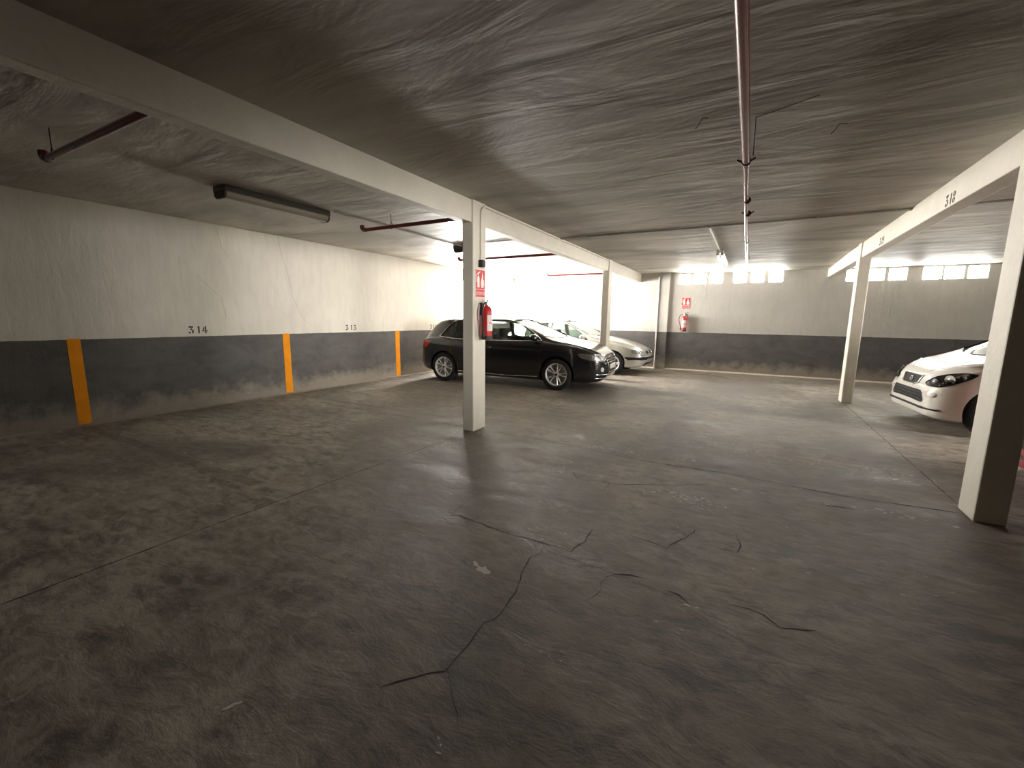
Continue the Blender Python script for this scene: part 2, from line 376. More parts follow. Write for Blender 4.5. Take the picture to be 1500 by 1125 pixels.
GL = {  # stencil glyphs, unit height, polygons (u right, v up)
 '1': [[(.22, 0), (.40, 0), (.40, 1), (.30, 1), (.10, .84), (.22, .84)]],
 '3': [[(.02, .80), (.10, 1), (.60, 1), (.56, .80)], [(.20, .58), (.40, .76), (.50, .76), (.36, .60), (.58, .50), (.64, .30), (.58, .08), (.40, 0), (.40, .12), (.46, .30), (.42, .44), (.24, .50)], [(.02, .08), (.06, .26), (.20, .28), (.26, .14), (.22, .02), (.10, 0)]],
 '4': [[(.02, .28), (.30, .98), (.34, .62), (.20, .44), (.34, .40), (.34, .26)], [(.40, .0), (.56, .0), (.56, .98), (.40, .98)], [(.60, .26), (.74, .26), (.70, .42), (.60, .42)]],
 '2': [[(.04, .72), (.10, .92), (.28, 1), (.28, .86), (.20, .70), (.10, .62)], [(.34, 1), (.52, .94), (.60, .76), (.52, .56), (.20, .24), (.06, .20), (.36, .56), (.42, .76), (.34, .90)], [(.02, 0), (.60, 0), (.64, .26), (.50, .14), (.06, .14)]],
 '8': [[(.28, 1), (.12, .92), (.06, .76), (.14, .58), (.26, .54), (.20, .76)], [(.34, 1), (.50, .92), (.56, .76), (.48, .58), (.36, .54), (.42, .76)], [(.28, .48), (.10, .40), (.02, .22), (.10, .06), (.28, 0), (.18, .22)], [(.34, .48), (.52, .40), (.60, .22), (.52, .06), (.34, 0), (.44, .22)]],
 '9': [[(.28, 1), (.10, .92), (.02, .70), (.10, .48), (.28, .42), (.18, .70)], [(.34, 1), (.52, .92), (.62, .66), (.54, .24), (.34, 0), (.44, .34), (.44, .70)], [(.06, .06), (.10, .24), (.24, .22), (.26, .04), (.16, 0)]]}
def stencil(text, h, adv, to3, off, parent, lab):
    s = MB(); u = 0
    for ch in text:
        for pl in GL[ch]: s.prism([to3(u + a * h, v_ * h) for a, v_ in pl], off)
        u += adv * h * (.72 if ch == '1' else 1)
    o = s.build('stencil_number', M_STENCIL, parent); o['label'] = lab; return o
stencil('314', .105, .95, lambda u, v_: (XL, 3.125 + u, 1.080 + v_), (.002, 0, 0), wall_left, 'black stencilled number 314')
stencil('313', .105, 1.08, lambda u, v_: (XL, 5.84 + u, 1.080 + v_), (.002, 0, 0), wall_left, 'black stencilled number 313')
stencil('312', .105, 1.08, lambda u, v_: (XL, 8.40 + u, 1.068 + v_), (.002, 0, 0), wall_left, 'black stencilled number 312')
# hairline cracks in the left wall plaster
ck = MB()
for pts in ([(4.55, 2.64), (4.62, 2.3), (4.70, 2.05), (4.74, 1.7), (4.90, 1.35), (5.02, 1.22), (5.2, 1.15)], [(3.60, 2.64), (3.66, 2.35), (3.75, 2.2)], [(3.3, 1.9), (3.6, 1.6), (3.65, 1.3)]):
    W_ = wiggle(pts, .008, .06); P = [Vector((XL + .0015, a, z)) for a, z in W_]
    for a, b_ in zip(P[:-1], P[1:]): ck.poly([a + Vector((0, -.003, 0)), a + Vector((0, .003, 0)), b_ + Vector((0, .003, 0)), b_ + Vector((0, -.003, 0))])
ck.build('plaster_crack', simple('plaster_crack', (.40, .36, .30), .9), wall_left)
# light mortar fillets where the walls meet the floor
k = MB(); k.prism([(XL, YB, 0), (XL + .035, YB, 0), (XL, YB, .022)], (0, D - YB, 0)); tag(k.build('baseboard_left', simple('grey_mortar', (.25, .22, .185), .85, nz=.4, nscale=7)), kind='structure')
k = MB(); k.prism([(XL + .04, D, 0), (XL + .04, D - .05, 0), (XL + .04, D, .03)], (XR - XL - .04, 0, 0)); tag(k.build('baseboard_far', M_KERB), kind='structure')

# ------------------------------------------------------------------ beams, pillars, pilaster
def beam(x0, x1, label):
    b = MB(); b.box(x0, x1, YB, D, HB, HC + .03); o = b.build('ceiling_beam', M_BEAM, bevel=.008)
    return tag(o, label, 'beam', None)
beam1 = beam(X1 - PW + .008, X1 - .022, 'long white concrete ceiling beam left of the middle aisle, along bays 312 to 314')
beam2 = beam(X2 + .02, X2 + .175, 'long white concrete ceiling beam right of the aisle, stencilled 318 and 319')
def st_beam(text, y, z, lab):
    stencil(text, .10, .95, lambda u, v_: (X2 + .02, y - u, z + v_), (-.002, 0, 0), beam2, lab)
st_beam('318', 5.62, 2.436, 'black stencilled number 318'); st_beam('319', 7.98, 2.44, 'black stencilled number 319')
def pillar(x0, x1, y0, y1, label, m=M_BEAM):
    b = MB(); b.box(x0, x1, y0, y1, 0, HC + .01); return tag(b.build('concrete_pillar', m, bevel=.012), label, 'pillar')
pillar(X1 - PW, X1, 4.159, 4.428, 'cream square pillar in the middle, carrying a red sign and fire extinguisher')
pillar(X1 - PW, X1, 9.47, 9.74, 'cream square pillar rising behind the black car bonnet, before the silver car')
pillar(X2, X2 + .155, 9.082, 9.35, 'cream pillar on the right, halfway back, in front of the far dark dado')
p4 = pillar(X2, X2 + .168, 4.013, 4.272, 'large near pillar at the right edge, bright left side and dark front')
b = MB(); b.box(-2.32, -2.04, D - .06, D + .01, 0, HC); tag(b.build('wall_pilaster', M_WALL_F, bevel=.005), 'shallow pilaster on the far wall left of the wall extinguisher, white above grey', 'pilaster')

# ------------------------------------------------------------------ pipes and conduits
def conduit(name, pts, r, m, label, cat, clips=(), parent=None, clipdir=(0, 0, 1)):
    root = empty(name, pts[0]); o0 = Vector(pts[0])
    t = MB(); t.tube([Vector(q) - o0 for q in pts], r, 12); t.build('pipe', m, root, smooth=50)
    for c in clips:
        q = MB(); c = Vector(c) - o0
        q.tube([c, c + Vector(clipdir) * .02], r * 1.5, 10); q.build('clip', m, root)
    return tag(root, label, cat)
conduit('conduit_pipe', [(X1 - .022, 6.70, HC - .016), (X2 + .02, 6.66, HC - .016)], .014, M_CONDUIT, 'thin conduit crossing the middle aisle ceiling from beam to beam', 'conduit', [(-1.8, 6.69, HC - .02), (.6, 6.665, HC - .02)])
conduit('conduit_pipe', [(X2 + .175, 6.64, HC - .016), (6.5, 6.5, HC - .016)], .014, M_CONDUIT, 'thin conduit on the ceiling beyond the right beam, above the white car', 'conduit')
conduit('conduit_pipe', [(-.61, 6.67, HC - .03), (-.615, 6.9, HC - .016), (-.62, 9.05, HC - .016)], .011, M_CONDUIT, 'short white conduit branching to the twin tube lamp near the far wall', 'conduit')
conduit('conduit_pipe', [(-4.70, 3.84, HC - .014), (-4.72, 6.62, HC - .014)], .011, M_CONDUIT, 'thin conduit linking the two lamps in the left bay ceiling', 'conduit', [(-4.71, 5.2, HC - .02)])
conduit('conduit_pipe', [(-4.66, 6.48, HC - .014), (X1 - PW, 6.42, HC - .014)], .012, M_CONDUIT, 'conduit crossing the left bay ceiling between the far lamp and the left beam', 'conduit', [(-3.95, 6.45, HC - .02)])
# conduit down the middle pillar and along the beam
xs = X1 + .012
pts = [(xs, 4.30, 1.96), (xs, 4.30, 2.50)] + arc((xs, 4.40, 2.53), .10, math.pi, math.pi / 2, 6, 1, 2)[0:] + [(X1 - .010, 4.6, 2.632), (X1 - .010, 9.4, 2.632)]
cd = conduit('conduit_pipe', pts, .011, M_BEAM, 'cream conduit bending off the middle pillar and running along the left beam', 'conduit')
bx = MB(); bx.box(-.010, .045, -.035, .035, -.02, .06); q = bx.build('end_box', M_CLAMP, cd, bevel=.004); q['label'] = 'dark box at the foot of the conduit'
q.location = (0, 0, 0)
conduit('conduit_pipe', [(-2.318, D - .075, 0), (-2.318, D - .075, HC - .1)], .016, M_CONDUIT, 'thin white vertical pipe on the left edge of the far wall pilaster', 'pipe', [(-2.318, D - .075, .9), (-2.318, D - .075, 1.8)])

def hanger(root, o0, x, y, z, r, side=1):
    h = MB(); c = Vector((x, y, z)) - o0
    top = Vector((x, y, HC)) - o0
    h.tube([top, c + Vector((0, 0, r + .03))], .004, 6)
    for k in (-1, 1): h.tube([c + Vector((0, 0, r + .035)), c + Vector((k * (r + .004), 0, r * .4)), c + Vector((k * (r + .004), 0, -r * .3))], .004, 6)
    h.tube([c + Vector((-(r + .004), 0, -r * .3)), c + Vector((0, 0, -r - .004)), c + Vector((r + .004, 0, -r * .3))], .004, 6)
    h.build('hanger', M_CLAMP, root)
# main red pipe along the aisle
zR = 2.539; y_end = 10.5; pipe0 = Vector((-.125, YB + .05, zR))
root = empty('sprinkler_pipe', pipe0)
t = MB(); t.tube([(0, 0, 0), (-.01, 8.85, 0)], .027, 16); t.build('pipe', M_REDPIPE, root, smooth=50)
t = MB(); t.tube([(-.01, 8.82, 0), (-.03, 11.0, 0), (-.06, y_end - pipe0.y, 0)], .022, 16); t.build('pipe', M_REDPIPE, root, smooth=50)
for yy in (3.82, 5.0, 5.6):
    c = MB(); c.tube([(-.01, yy - pipe0.y - .012, 0), (-.01, yy - pipe0.y + .012, 0)], .033, 14)
    if yy != 5.0:
        for s_ in (-1, 1): c.tube([(-.01 + s_ * .028, yy - pipe0.y, .0), (-.01 + s_ * .06, yy - pipe0.y, .02)], .007, 8)
    c.build('clamp', M_CLAMP, root, smooth=50)
hg = MB(); hg.tube([(.035, 3.70 - pipe0.y, .0), (.036, 3.55 - pipe0.y, .06), (.04, 3.35 - pipe0.y, HC - zR)], .004, 6); hg.tube([(.04, 3.35 - pipe0.y, HC - zR - .006), (.36, 3.2 - pipe0.y, HC - zR - .004)], .0018, 6)
hg.build('hanger_wire', M_CLAMP, root)
for yy in (7.5, 9.5): hanger(root, pipe0, -.16, yy, zR, .024)
tag(root, 'long dark red sprinkler pipe hung lengthways under the middle aisle ceiling', 'pipe')
def branch(y, x1, x0, z, label, hx):
    root = empty('sprinkler_pipe', (x1, y, z)); r = .024; o0 = Vector((x1, y, z))
    pts = [(0, 0, 0), (x0 - x1 + .05, 0, 0)]
    t = MB(); t.tube(pts, r, 14); t.build('pipe', M_REDPIPE, root, smooth=50)
    e = MB(); cx = x0 - x1 + .05
    e.tube([(cx + .02, 0, 0), (cx - .02, 0, .005), (cx - .045, 0, .03), (cx - .05, 0, .06)], [r * 1.25, r * 1.3, r * 1.3, r * 1.25], 12); e.build('elbow', M_REDPIPE, root, smooth=50)
    hanger(root, o0, hx, y, z, r); tag(root, label, 'pipe')
branch(1.27, X1 - PW + .02, -4.68, 2.47, 'short dark red pipe hanging in the left bay nearest the camera', -4.5)
branch(4.26, X1 - PW + .01, -4.68, 2.50, 'dark red pipe end hanging between the lamp and the middle pillar', -4.15)
branch(7.17, X1 - PW + .01, -5.20, 2.485, 'dark red pipe hanging in the left bay over the black car', -4.0)
branch(10.75, X1 - PW + .01, -4.89, 2.50, 'dark red pipe hanging near the far wall above the silver car', -4.5)
for i, (x, y, lab) in enumerate(((.40, 3.71, 'small bent wire hook on the ceiling right of the red pipe'), (-.39, 3.22, 'small bent wire hook on the ceiling left of the red pipe'))):
    h = MB(); h.tube([(x - .04, y + .02, HC - .05), (x - .02, y + .01, HC - .03), (x, y, HC), (x + .04, y - .02, HC - .012)], .002, 6)
    tag(h.build('ceiling_hook', M_CLAMP), lab, 'hook')

# ------------------------------------------------------------------ lamps
def batten(loc, ln, label, closed=True, rz=0.):
    root = empty('fluorescent_lamp', loc, rz)
    hw = .115 if closed else .06
    b = MB(); b.box(-hw, hw, 0, ln, -.06 if closed else -.045, 0); b.build('housing', M_LAMPBODY if closed else M_TUBE, root, bevel=.006)
    if closed:
        d = MB(); prof = [(-.10, -.055), (-.092, -.10), (-.06, -.125), (.06, -.125), (.092, -.10), (.10, -.055)]
        d.rings([[(x, yy, z) for x, z in prof] for yy in (.015, ln - .015)], True); d.build('diffuser', M_DIFF, root, smooth=30)
        for yy in (0, ln - .02):
            c = MB(); c.rings([[(x * 1.03, y2, z * 1.02) for x, z in prof] for y2 in (yy, yy + .02)], True); c.build('end_cap', M_CLAMP, root)
    else:
        for sx in (-.04, .04):
            t = MB(); t.tube([(sx, .04, -.07), (sx, ln - .04, -.07)], .017, 12); t.build('tube', M_TUBE, root, smooth=50)
            for yy in (.02, ln - .05):
                c = MB(); c.box(sx - .02, sx + .02, yy, yy + .03, -.09, -.04); c.build('socket', M_CONDUIT, root, bevel=.003)
    return tag(root, label, 'lamp')
batten((-4.87, 2.58, HC), 1.25, 'switched-off fluorescent lamp with yellowed cover over bay 314')
batten((-4.80, 6.60, HC), .50, 'switched-off fluorescent lamp seen end-on beside the top of the middle pillar')
batten((-.62, 9.05, HC), 1.9, 'bare twin-tube fluorescent lamp on the middle aisle ceiling near the far wall', closed=False)

# ------------------------------------------------------------------ extinguishers and signs
def extinguisher(loc, rz, label, h=.50, s=1.):
    root = empty('fire_extinguisher', loc, rz, s)
    # local: +x points away from the wall, body stands on z=0
    M0 = Matrix.Translation((.095, 0, 0))
    b = MB(); b.lathe([(.052, .0), (.066, .012), (.07, .03), (.07, .345), (.062, .385), (.04, .41), (.022, .42), (.022, .435)], M0, 28); b.build('cylinder', M_RED, root, smooth=40)
    f = MB(); f.lathe([(.06, -.012), (.071, -.008), (.0715, .035), (.0705, .04)], M0, 28); f.build('foot_ring', M_HOSE, root, smooth=40)
    v = MB(); v.lathe([(.024, .43), (.026, .45), (.022, .475), (.014, .48)], M0, 16); v.build('valve', M_BRASS, root, smooth=40)
    hd = MB()
    hd.tube([(.095, -.01, .475), (.095, .03, .49), (.095, .11, .515)], [.011, .009, .006], 8)
    hd.tube([(.095, -.01, .462), (.095, .05, .463), (.095, .10, .455)], [.009, .008, .006], 8); hd.build('handle', M_HOSE, root, smooth=40)
    ho = MB(); pts = [(.10, -.02, .455), (.11, -.06, .455), (.115, -.11, .42), (.115, -.135, .34), (.112, -.125, .25), (.108, -.10, .17), (.10, -.088, .10)]
    P = []
    for i in range(len(pts) - 1):
        a = [Vector(pts[max(0, min(len(pts) - 1, i + d))]) for d in (-1, 0, 1, 2)]
        for t in (0, .25, .5, .75):
            P.append(.5 * ((2 * a[1]) + (-a[0] + a[2]) * t + (2 * a[0] - 5 * a[1] + 4 * a[2] - a[3]) * t * t + (-a[0] + 3 * a[1] - 3 * a[2] + a[3]) * t ** 3))
    P.append(Vector(pts[-1])); ho.tube(P, .0095, 10); ho.build('hose', M_HOSE, root, smooth=50)
    nz = MB(); nz.tube([(.10, -.088, .12), (.098, -.085, .03)], [.012, .018], 12); nz.build('nozzle', M_HOSE, root, smooth=50)
    lb = MB(); n = 12
    for (za, zb2) in ((.10, .19), (.21, .30)):
        ra = [(.095 + .0712 * math.cos(t), .0712 * math.sin(t), za) for t in [R(-55 + 110 * i / n) for i in range(n + 1)]]
        rb = [(x, y, zb2) for x, y, _ in ra]; lb.rings([ra, rb], False, False)
    lb.build('label_band', M_LABEL, root)
    br = MB(); br.box(0, .03, -.02, .02, .30, .40); br.box(0, .03, -.012, .012, .40, .455); br.build('wall_bracket', M_CLAMP, root)
    return tag(root, label, 'fire extinguisher')
extinguisher((X1 + .001, 4.315, 1.115), 0., 'red fire extinguisher with black hose hung on the middle pillar', s=.92)
extinguisher((-1.60, D - .001, 1.075), R(-90), 'red fire extinguisher on the far wall under the small red sign', s=.98)

def text_mesh(s, size, width=None):
    cu = bpy.data.curves.new('txt', 'FONT'); cu.body = s; cu.size = size; cu.align_x = 'CENTER'; cu.resolution_u = 3
    o = bpy.data.objects.new('txt', cu); COL.objects.link(o); dg = bpy.context.evaluated_depsgraph_get()
    me = bpy.data.meshes.new_from_object(o.evaluated_get(dg)); bpy.data.objects.remove(o); bpy.data.curves.remove(cu); return me
def sign(loc, rz, w, h, label):
    # local plane: x = out of the wall, y = across (right is +y seen from in front for rz=0 -> flipped), z = up
    root = empty('extinguisher_sign', loc, rz)
    b = MB(); b.box(0, .004, -w / 2, w / 2, -h / 2, h / 2); b.build('plate', M_SIGNW, root)
    q = MB(); e = .006; split = -h / 2 + h * .30
    q.box(.004, .0052, -w / 2 + e, w / 2 - e, split, h / 2 - e); q.box(.004, .0052, -w / 2 + e, w / 2 - e, -h / 2 + e, split - e); q.build('red_panel', M_REDSIGN, root)
    pc = MB(); Z = lambda a: split + (h / 2 - e - split) * a; Y = lambda a: -w / 2 + e + (w - 2 * e) * a
    def pl(pts): pc.prism([(.0052, Y(a), Z(b_)) for a, b_ in pts], (.0006, 0, 0))
    # extinguisher pictogram (left) and flame (right), in white
    pl([(.16, .08), (.40, .08), (.40, .58), (.33, .70), (.23, .70), (.16, .58)]); pl([(.24, .73), (.32, .73), (.32, .80), (.48, .88), (.46, .93), (.24, .86)])
    pl([(.22, .84), (.10, .76), (.07, .60), (.07, .35), (.11, .35), (.11, .60), (.14, .72), (.24, .80)])
    pl([(.62, .08), (.84, .08), (.92, .28), (.88, .52), (.80, .44), (.80, .70), (.70, .92), (.68, .66), (.60, .50), (.56, .28)])
    pc.build('pictogram', M_SIGNW, root)
    me = text_mesh('EXTINTOR', h * .17)
    xs_ = [v_.co.x for v_ in me.vertices]; ww = max(xs_) - min(xs_); k = (w - 4 * e) / ww
    me.transform(Matrix.Translation((.0056, 0, -h / 2 + h * .09)) @ Matrix(((0, 0, 1, 0), (1, 0, 0, 0), (0, 1, 0, 0), (0, 0, 0, 1))) @ Matrix.Diagonal((k, 1, 1, 1)))
    me.materials.append(M_SIGNW); o = bpy.data.objects.new('lettering', me); COL.objects.link(o); o.parent = root
    return tag(root, label, 'sign')
sign((X1 + .001, 4.30, 1.755), 0., .20, .32, 'red and white extinguisher sign on the side of the middle pillar')
sign((-1.60, D - .001, 1.83), R(-90), .22, .30, 'small red extinguisher sign with white pictograms on the far wall')

# ------------------------------------------------------------------ cars
def pchip(T):
    xs = np.array([t[0] for t in T], float); ys = np.array([t[1] for t in T], float)
    h = np.diff(xs); d = np.diff(ys) / h; m_ = np.zeros(len(xs)); m_[0] = d[0]; m_[-1] = d[-1]
    for i in range(1, len(xs) - 1):
        m_[i] = 0 if d[i - 1] * d[i] <= 0 else 3 * (h[i - 1] + h[i]) / ((2 * h[i] + h[i - 1]) / d[i - 1] + (h[i] + 2 * h[i - 1]) / d[i])
    def f(x):
        x = min(max(x, xs[0]), xs[-1]); i = min(int(np.searchsorted(xs, x, side='right')) - 1, len(xs) - 2); i = max(i, 0)
        t = (x - xs[i]) / h[i]
        return float((2 * t ** 3 - 3 * t ** 2 + 1) * ys[i] + (t ** 3 - 2 * t ** 2 + t) * h[i] * m_[i] + (-2 * t ** 3 + 3 * t ** 2) * ys[i + 1] + (t ** 3 - t ** 2) * h[i] * m_[i + 1])
    return f
class Car:
    def __init__(s, spec):
        s.s = spec; s.zt, s.zs, s.zb, s.W, s.Wr = (pchip(spec[k]) for k in ('zt', 'zs', 'zb', 'W', 'Wr'))
        s.x0, s.x1 = spec['zt'][0][0], spec['zt'][-1][0]
    def ring(s, x, ins=0., sub=4):
        zt, zs, zb, W, Wr = s.zt(x) - ins, s.zs(x), s.zb(x), s.W(x) - ins, s.Wr(x) - ins
        if ins: zb = .34
        g = max(zt - zs, .01); h = max(zs - zb, .02)
        B = W * s.s.get('base', .90)
        c = [(0, zb), (.7 * W, zb), (.92 * W, zb + .012), (.985 * W, zb + .10 * h + .015), (W, zb + .42 * h), (W * .997, zb + .68 * h), (W * .985, zb + .86 * h), (W * .95, zs),
             (B, zs + .10 * g), (B + (Wr - B) * .5, zs + .52 * g), (Wr, zs + .90 * g), (.6 * Wr, zs + .985 * g), (0, zt)]
        out = []
        for i in range(len(c) - 1):
            p = [c[max(0, min(len(c) - 1, i + d))] for d in (-1, 0, 1, 2)]
            if i == 0: p[0] = (-c[1][0], c[1][1])
            if i == len(c) - 2: p[3] = (-c[-2][0], c[-2][1])
            for k in range(sub):
                t = k / sub
                out.append(tuple(.5 * ((2 * p[1][q]) + (-p[0][q] + p[2][q]) * t + (2 * p[0][q] - 5 * p[1][q] + 4 * p[2][q] - p[3][q]) * t * t + (-p[0][q] + 3 * p[1][q] - 3 * p[2][q] + p[3][q]) * t ** 3) for q in (0, 1)))
        out.append(c[-1])
        return [(x, y, z) for y, z in out] + [(x, -y, z) for y, z in out[-2:0:-1]]
    def loft(s, x0=None, x1=None, n=96, ins=0., cap=True):
        x0 = s.x0 if x0 is None else x0; x1 = s.x1 if x1 is None else x1
        xs = [(x0 + x1) / 2 - (x1 - x0) / 2 * math.cos(math.pi * (i / n)) * (1 - .0) for i in range(n + 1)]
        xs = [.55 * a + .45 * (x0 + (x1 - x0) * i / n) for i, a in enumerate(xs)]
        rr = [s.ring(x, ins) for x in xs]
        if cap:
            def caps(r, sg):
                cz = sum(q[2] for q in r) / len(r); o = []
                for k, dx in ((.97, .008), (.88, .018), (.7, .026), (.4, .031), (.12, .033)): o.append([(q[0] + sg * dx, q[1] * k, cz + (q[2] - cz) * k) for q in r])
                return o
            rr = caps(rr[0], -1)[::-1] + rr + caps(rr[-1], 1)
        mb = MB(); mb.rings(rr); bmesh.ops.recalc_face_normals(mb.bm, faces=mb.bm.faces); return mb
def to_obj(mb, name='tmp'):
    me = bpy.data.meshes.new(name); mb.bm.to_mesh(me); mb.bm.free(); o = bpy.data.objects.new(name, me); COL.objects.link(o); return o
def extr(pts, a, b, axis):
    mb = MB()
    mb.prism([{'y': (u, a, v_), 'z': (u, v_, a)}[axis] for u, v_ in pts], {'y': (0, b - a, 0), 'z': (0, 0, b - a)}[axis])
    bmesh.ops.recalc_face_normals(mb.bm, faces=mb.bm.faces); return mb
def smooth_poly(pts, sharp=(), k=5):
    # closed Catmull-Rom through pts; indices in sharp stay corners
    out = []; n = len(pts)
    for i in range(n):
        p0, p1, p2, p3 = pts[i - 1], pts[i], pts[(i + 1) % n], pts[(i + 2) % n]
        if i in sharp: p0 = (2 * p1[0] - p2[0], 2 * p1[1] - p2[1])
        if (i + 1) % n in sharp: p3 = (2 * p2[0] - p1[0], 2 * p2[1] - p1[1])
        for j in range(k):
            t = j / k
            out.append(tuple(.5 * ((2 * p1[q]) + (-p0[q] + p2[q]) * t + (2 * p0[q] - 5 * p1[q] + 4 * p2[q] - p3[q]) * t * t + (-p0[q] + 3 * p1[q] - 3 * p2[q] + p3[q]) * t ** 3) for q in (0, 1)))
    return out
class Proj:
    """lays flat outlines onto the car body along a direction"""
    def __init__(s, bm): s.t = BVHTree.FromBMesh(bm)
    def hit(s, o, d):
        d = Vector(d).normalized(); loc, nor, _, _ = s.t.ray_cast(Vector(o), d)
        if loc is None:
            loc, nor, _, _ = s.t.find_nearest(Vector(o) + d * 1.0)
            return loc, nor
        return loc, nor
    def to(s, u, v_, mode):
        k = mode[0]
        if k == 'side': return (u, mode[1] * 2., v_), (0, -mode[1], 0)
        if k == 'front': return (3.2, u, v_), (-1, 0, 0)
        if k == 'rear': return (-3.2, u, v_), (1, 0, 0)
        if k == 'top': return (u, v_, 2.5), (0, 0, -1)
        if k == 'diag':      # front corner, seen from (cos a, sign*sin a)
            a = R(mode[2]); d = Vector((math.cos(a), mode[1] * math.sin(a), 0)); w = Vector((-mode[1] * math.sin(a), math.cos(a), 0)) * mode[1]
            return Vector((mode[3], mode[1] * mode[4], v_)) + d * 2. + w * u, -d
    def point(s, u, v_, mode, off):
        o, d = s.to(u, v_, mode); loc, nor = s.hit(o, d)
        if nor.dot(Vector(d)) > 0: nor = -nor
        return loc + nor * off
    def patch(s, pts, mode, off, step=.04, thick=0., name='p', m=None, parent=None, smooth=40):
        us = [p[0] for p in pts]; vs = [p[1] for p in pts]; P = [Vector(p) for p in pts]
        E = [(i, (i + 1) % len(P)) for i in range(len(P))]
        def inside(x, y):
            c = False; n = len(pts)
            for i in range(n):
                (xa, ya), (xb, yb) = pts[i], pts[(i + 1) % n]
                if (ya > y) != (yb > y) and x < (xb - xa) * (y - ya) / (yb - ya) + xa: c = not c
            return c
        u = min(us) + step / 2
        while u < max(us):
            w = min(vs) + step / 2
            while w < max(vs):
                if inside(u, w): P.append(Vector((u, w)))
                w += step
            u += step
        vo, eo, fo, *_ = delaunay_2d_cdt(P, E, [], 1, 1e-5)
        mb = MB(); V_ = [s.point(q[0], q[1], mode, off) for q in vo]
        bv = [mb.bm.verts.new(q) for q in V_]
        for f in fo: mb._f([bv[i] for i in f])
        o = mb.build(name, m, parent, smooth=smooth)
        o_, d_ = s.to(pts[0][0], pts[0][1], mode)
        # normals outward
        me = o.data; tot = sum((p.normal * p.area for p in me.polygons), Vector())
        if tot.dot(Vector(d_)) > 0: me.flip_normals()
        if thick:
            q = o.modifiers.new('thickness', 'SOLIDIFY'); q.thickness = thick; q.offset = 1.
        return o
    def line(s, pts, mode, off, r, name, m, parent, closed=True, n=6, dens=.03):
        Q = []
        L_ = list(pts) + ([pts[0]] if closed else [])
        for a, b in zip(L_[:-1], L_[1:]):
            k = max(1, int(math.hypot(b[0] - a[0], b[1] - a[1]) / dens))
            for i in range(k): Q.append(s.point(a[0] + (b[0] - a[0]) * i / k, a[1] + (b[1] - a[1]) * i / k, mode, off))
        if not closed: Q.append(s.point(*L_[-1], mode, off))
        else: Q.append(Q[0].copy())
        mb = MB(); mb.tube(Q, r, n); return mb.build(name, m, parent, smooth=60)
def wheel(parent, x, y, sg, rad, rimr, style, mrim, w=.20):
    t = empty('wheel', (x, y, rad)); t.parent = parent
    # lathe axis along +y*sg
    M = Matrix.Rotation(-math.pi / 2 * sg, 4, 'X')
    q = MB(); ro = rad
    q.lathe([(rimr - .005, -w), (rimr + .03, -w - .0), (ro - .02, -w + .01), (ro, -w + .035), (ro, -.035), (ro - .018, -.008), (rimr + .035, .004), (rimr + .008, 0), (rimr - .002, -.012), (rimr - .006, -.05), (rimr - .006, -w + .01)], M, 48)
    q.build('tyre', M_TYRE, t, smooth=35)
    b = MB(); b.lathe([(.0, -.085), (rimr - .004, -.085), (rimr - .004, -.10), (.0, -.10)], M, 36); b.build('brake_disc', M_HUBDARK, t, smooth=35)
    r_ = MB(); r_.lathe([(rimr - .022, -.08), (rimr - .02, -.018), (rimr - .004, -.004), (rimr + .006, -.004), (rimr + .004, -.014), (rimr - .004, -.03), (rimr - .008, -.08)], M, 48)
    r_.lathe([(.0, -.012), (.028, -.012), (.036, -.018), (.055, -.024), (.062, -.04), (.062, -.07), (0, -.07)], M, 24)
    n = {'ten': 10, 'six': 6, 'five': 5}[style]
    for k in range(n):
        a = 2 * math.pi * k / n
        if style == 'ten':
            a = 2 * math.pi * (k // 2) / 5 + (.16 if k % 2 else -.16); prof = [(.045, .013, -.022), (.12, .012, -.030), (rimr - .015, .016, -.020)]; a0 = 2 * math.pi * (k // 2) / 5 + (.28 if k % 2 else -.28)
        elif style == 'six': prof = [(.04, .034, -.022), (.12, .030, -.026), (rimr - .015, .048, -.018)]
        else: prof = [(.04, .03, -.022), (.12, .022, -.028), (rimr - .015, .034, -.018)]
        rings_ = []
        for (rr, hw, dz) in prof:
            tt = (rr - .045) / (rimr - .06); aa = a + ((a0 - a) * tt * .45 if style == 'ten' else 0)
            c, s_ = math.cos(aa), math.sin(aa)
            def P(u, z): return M @ Vector((rr * c - u * s_, rr * s_ + u * c, z))
            rings_.append([P(-hw, dz), P(-hw * .5, dz + .008), P(hw * .5, dz + .008), P(hw, dz), P(hw * .8, dz - .03), P(-hw * .8, dz - .03)])
        r_.rings(rings_)
    r_.build('rim', mrim, t, smooth=35)
    h = MB(); h.lathe([(0, -.006), (.022, -.007), (.026, -.014), (0, -.014)], M, 16); h.build('hub_cap', M_TRIM if style == 'ten' else mrim, t, smooth=40)
    return t
def bool_apply(o, cutters):
    for i, c in enumerate(cutters):
        md = o.modifiers.new('b%d' % i, 'BOOLEAN'); md.operation = 'DIFFERENCE'; md.solver = 'EXACT'; md.object = c
    dg = bpy.context.evaluated_depsgraph_get(); me = bpy.data.meshes.new_from_object(o.evaluated_get(dg))
    o.modifiers.clear(); old = o.data; o.data = me; bpy.data.meshes.remove(old)
    for c in cutters:
        d_ = c.data; bpy.data.objects.remove(c); bpy.data.meshes.remove(d_)
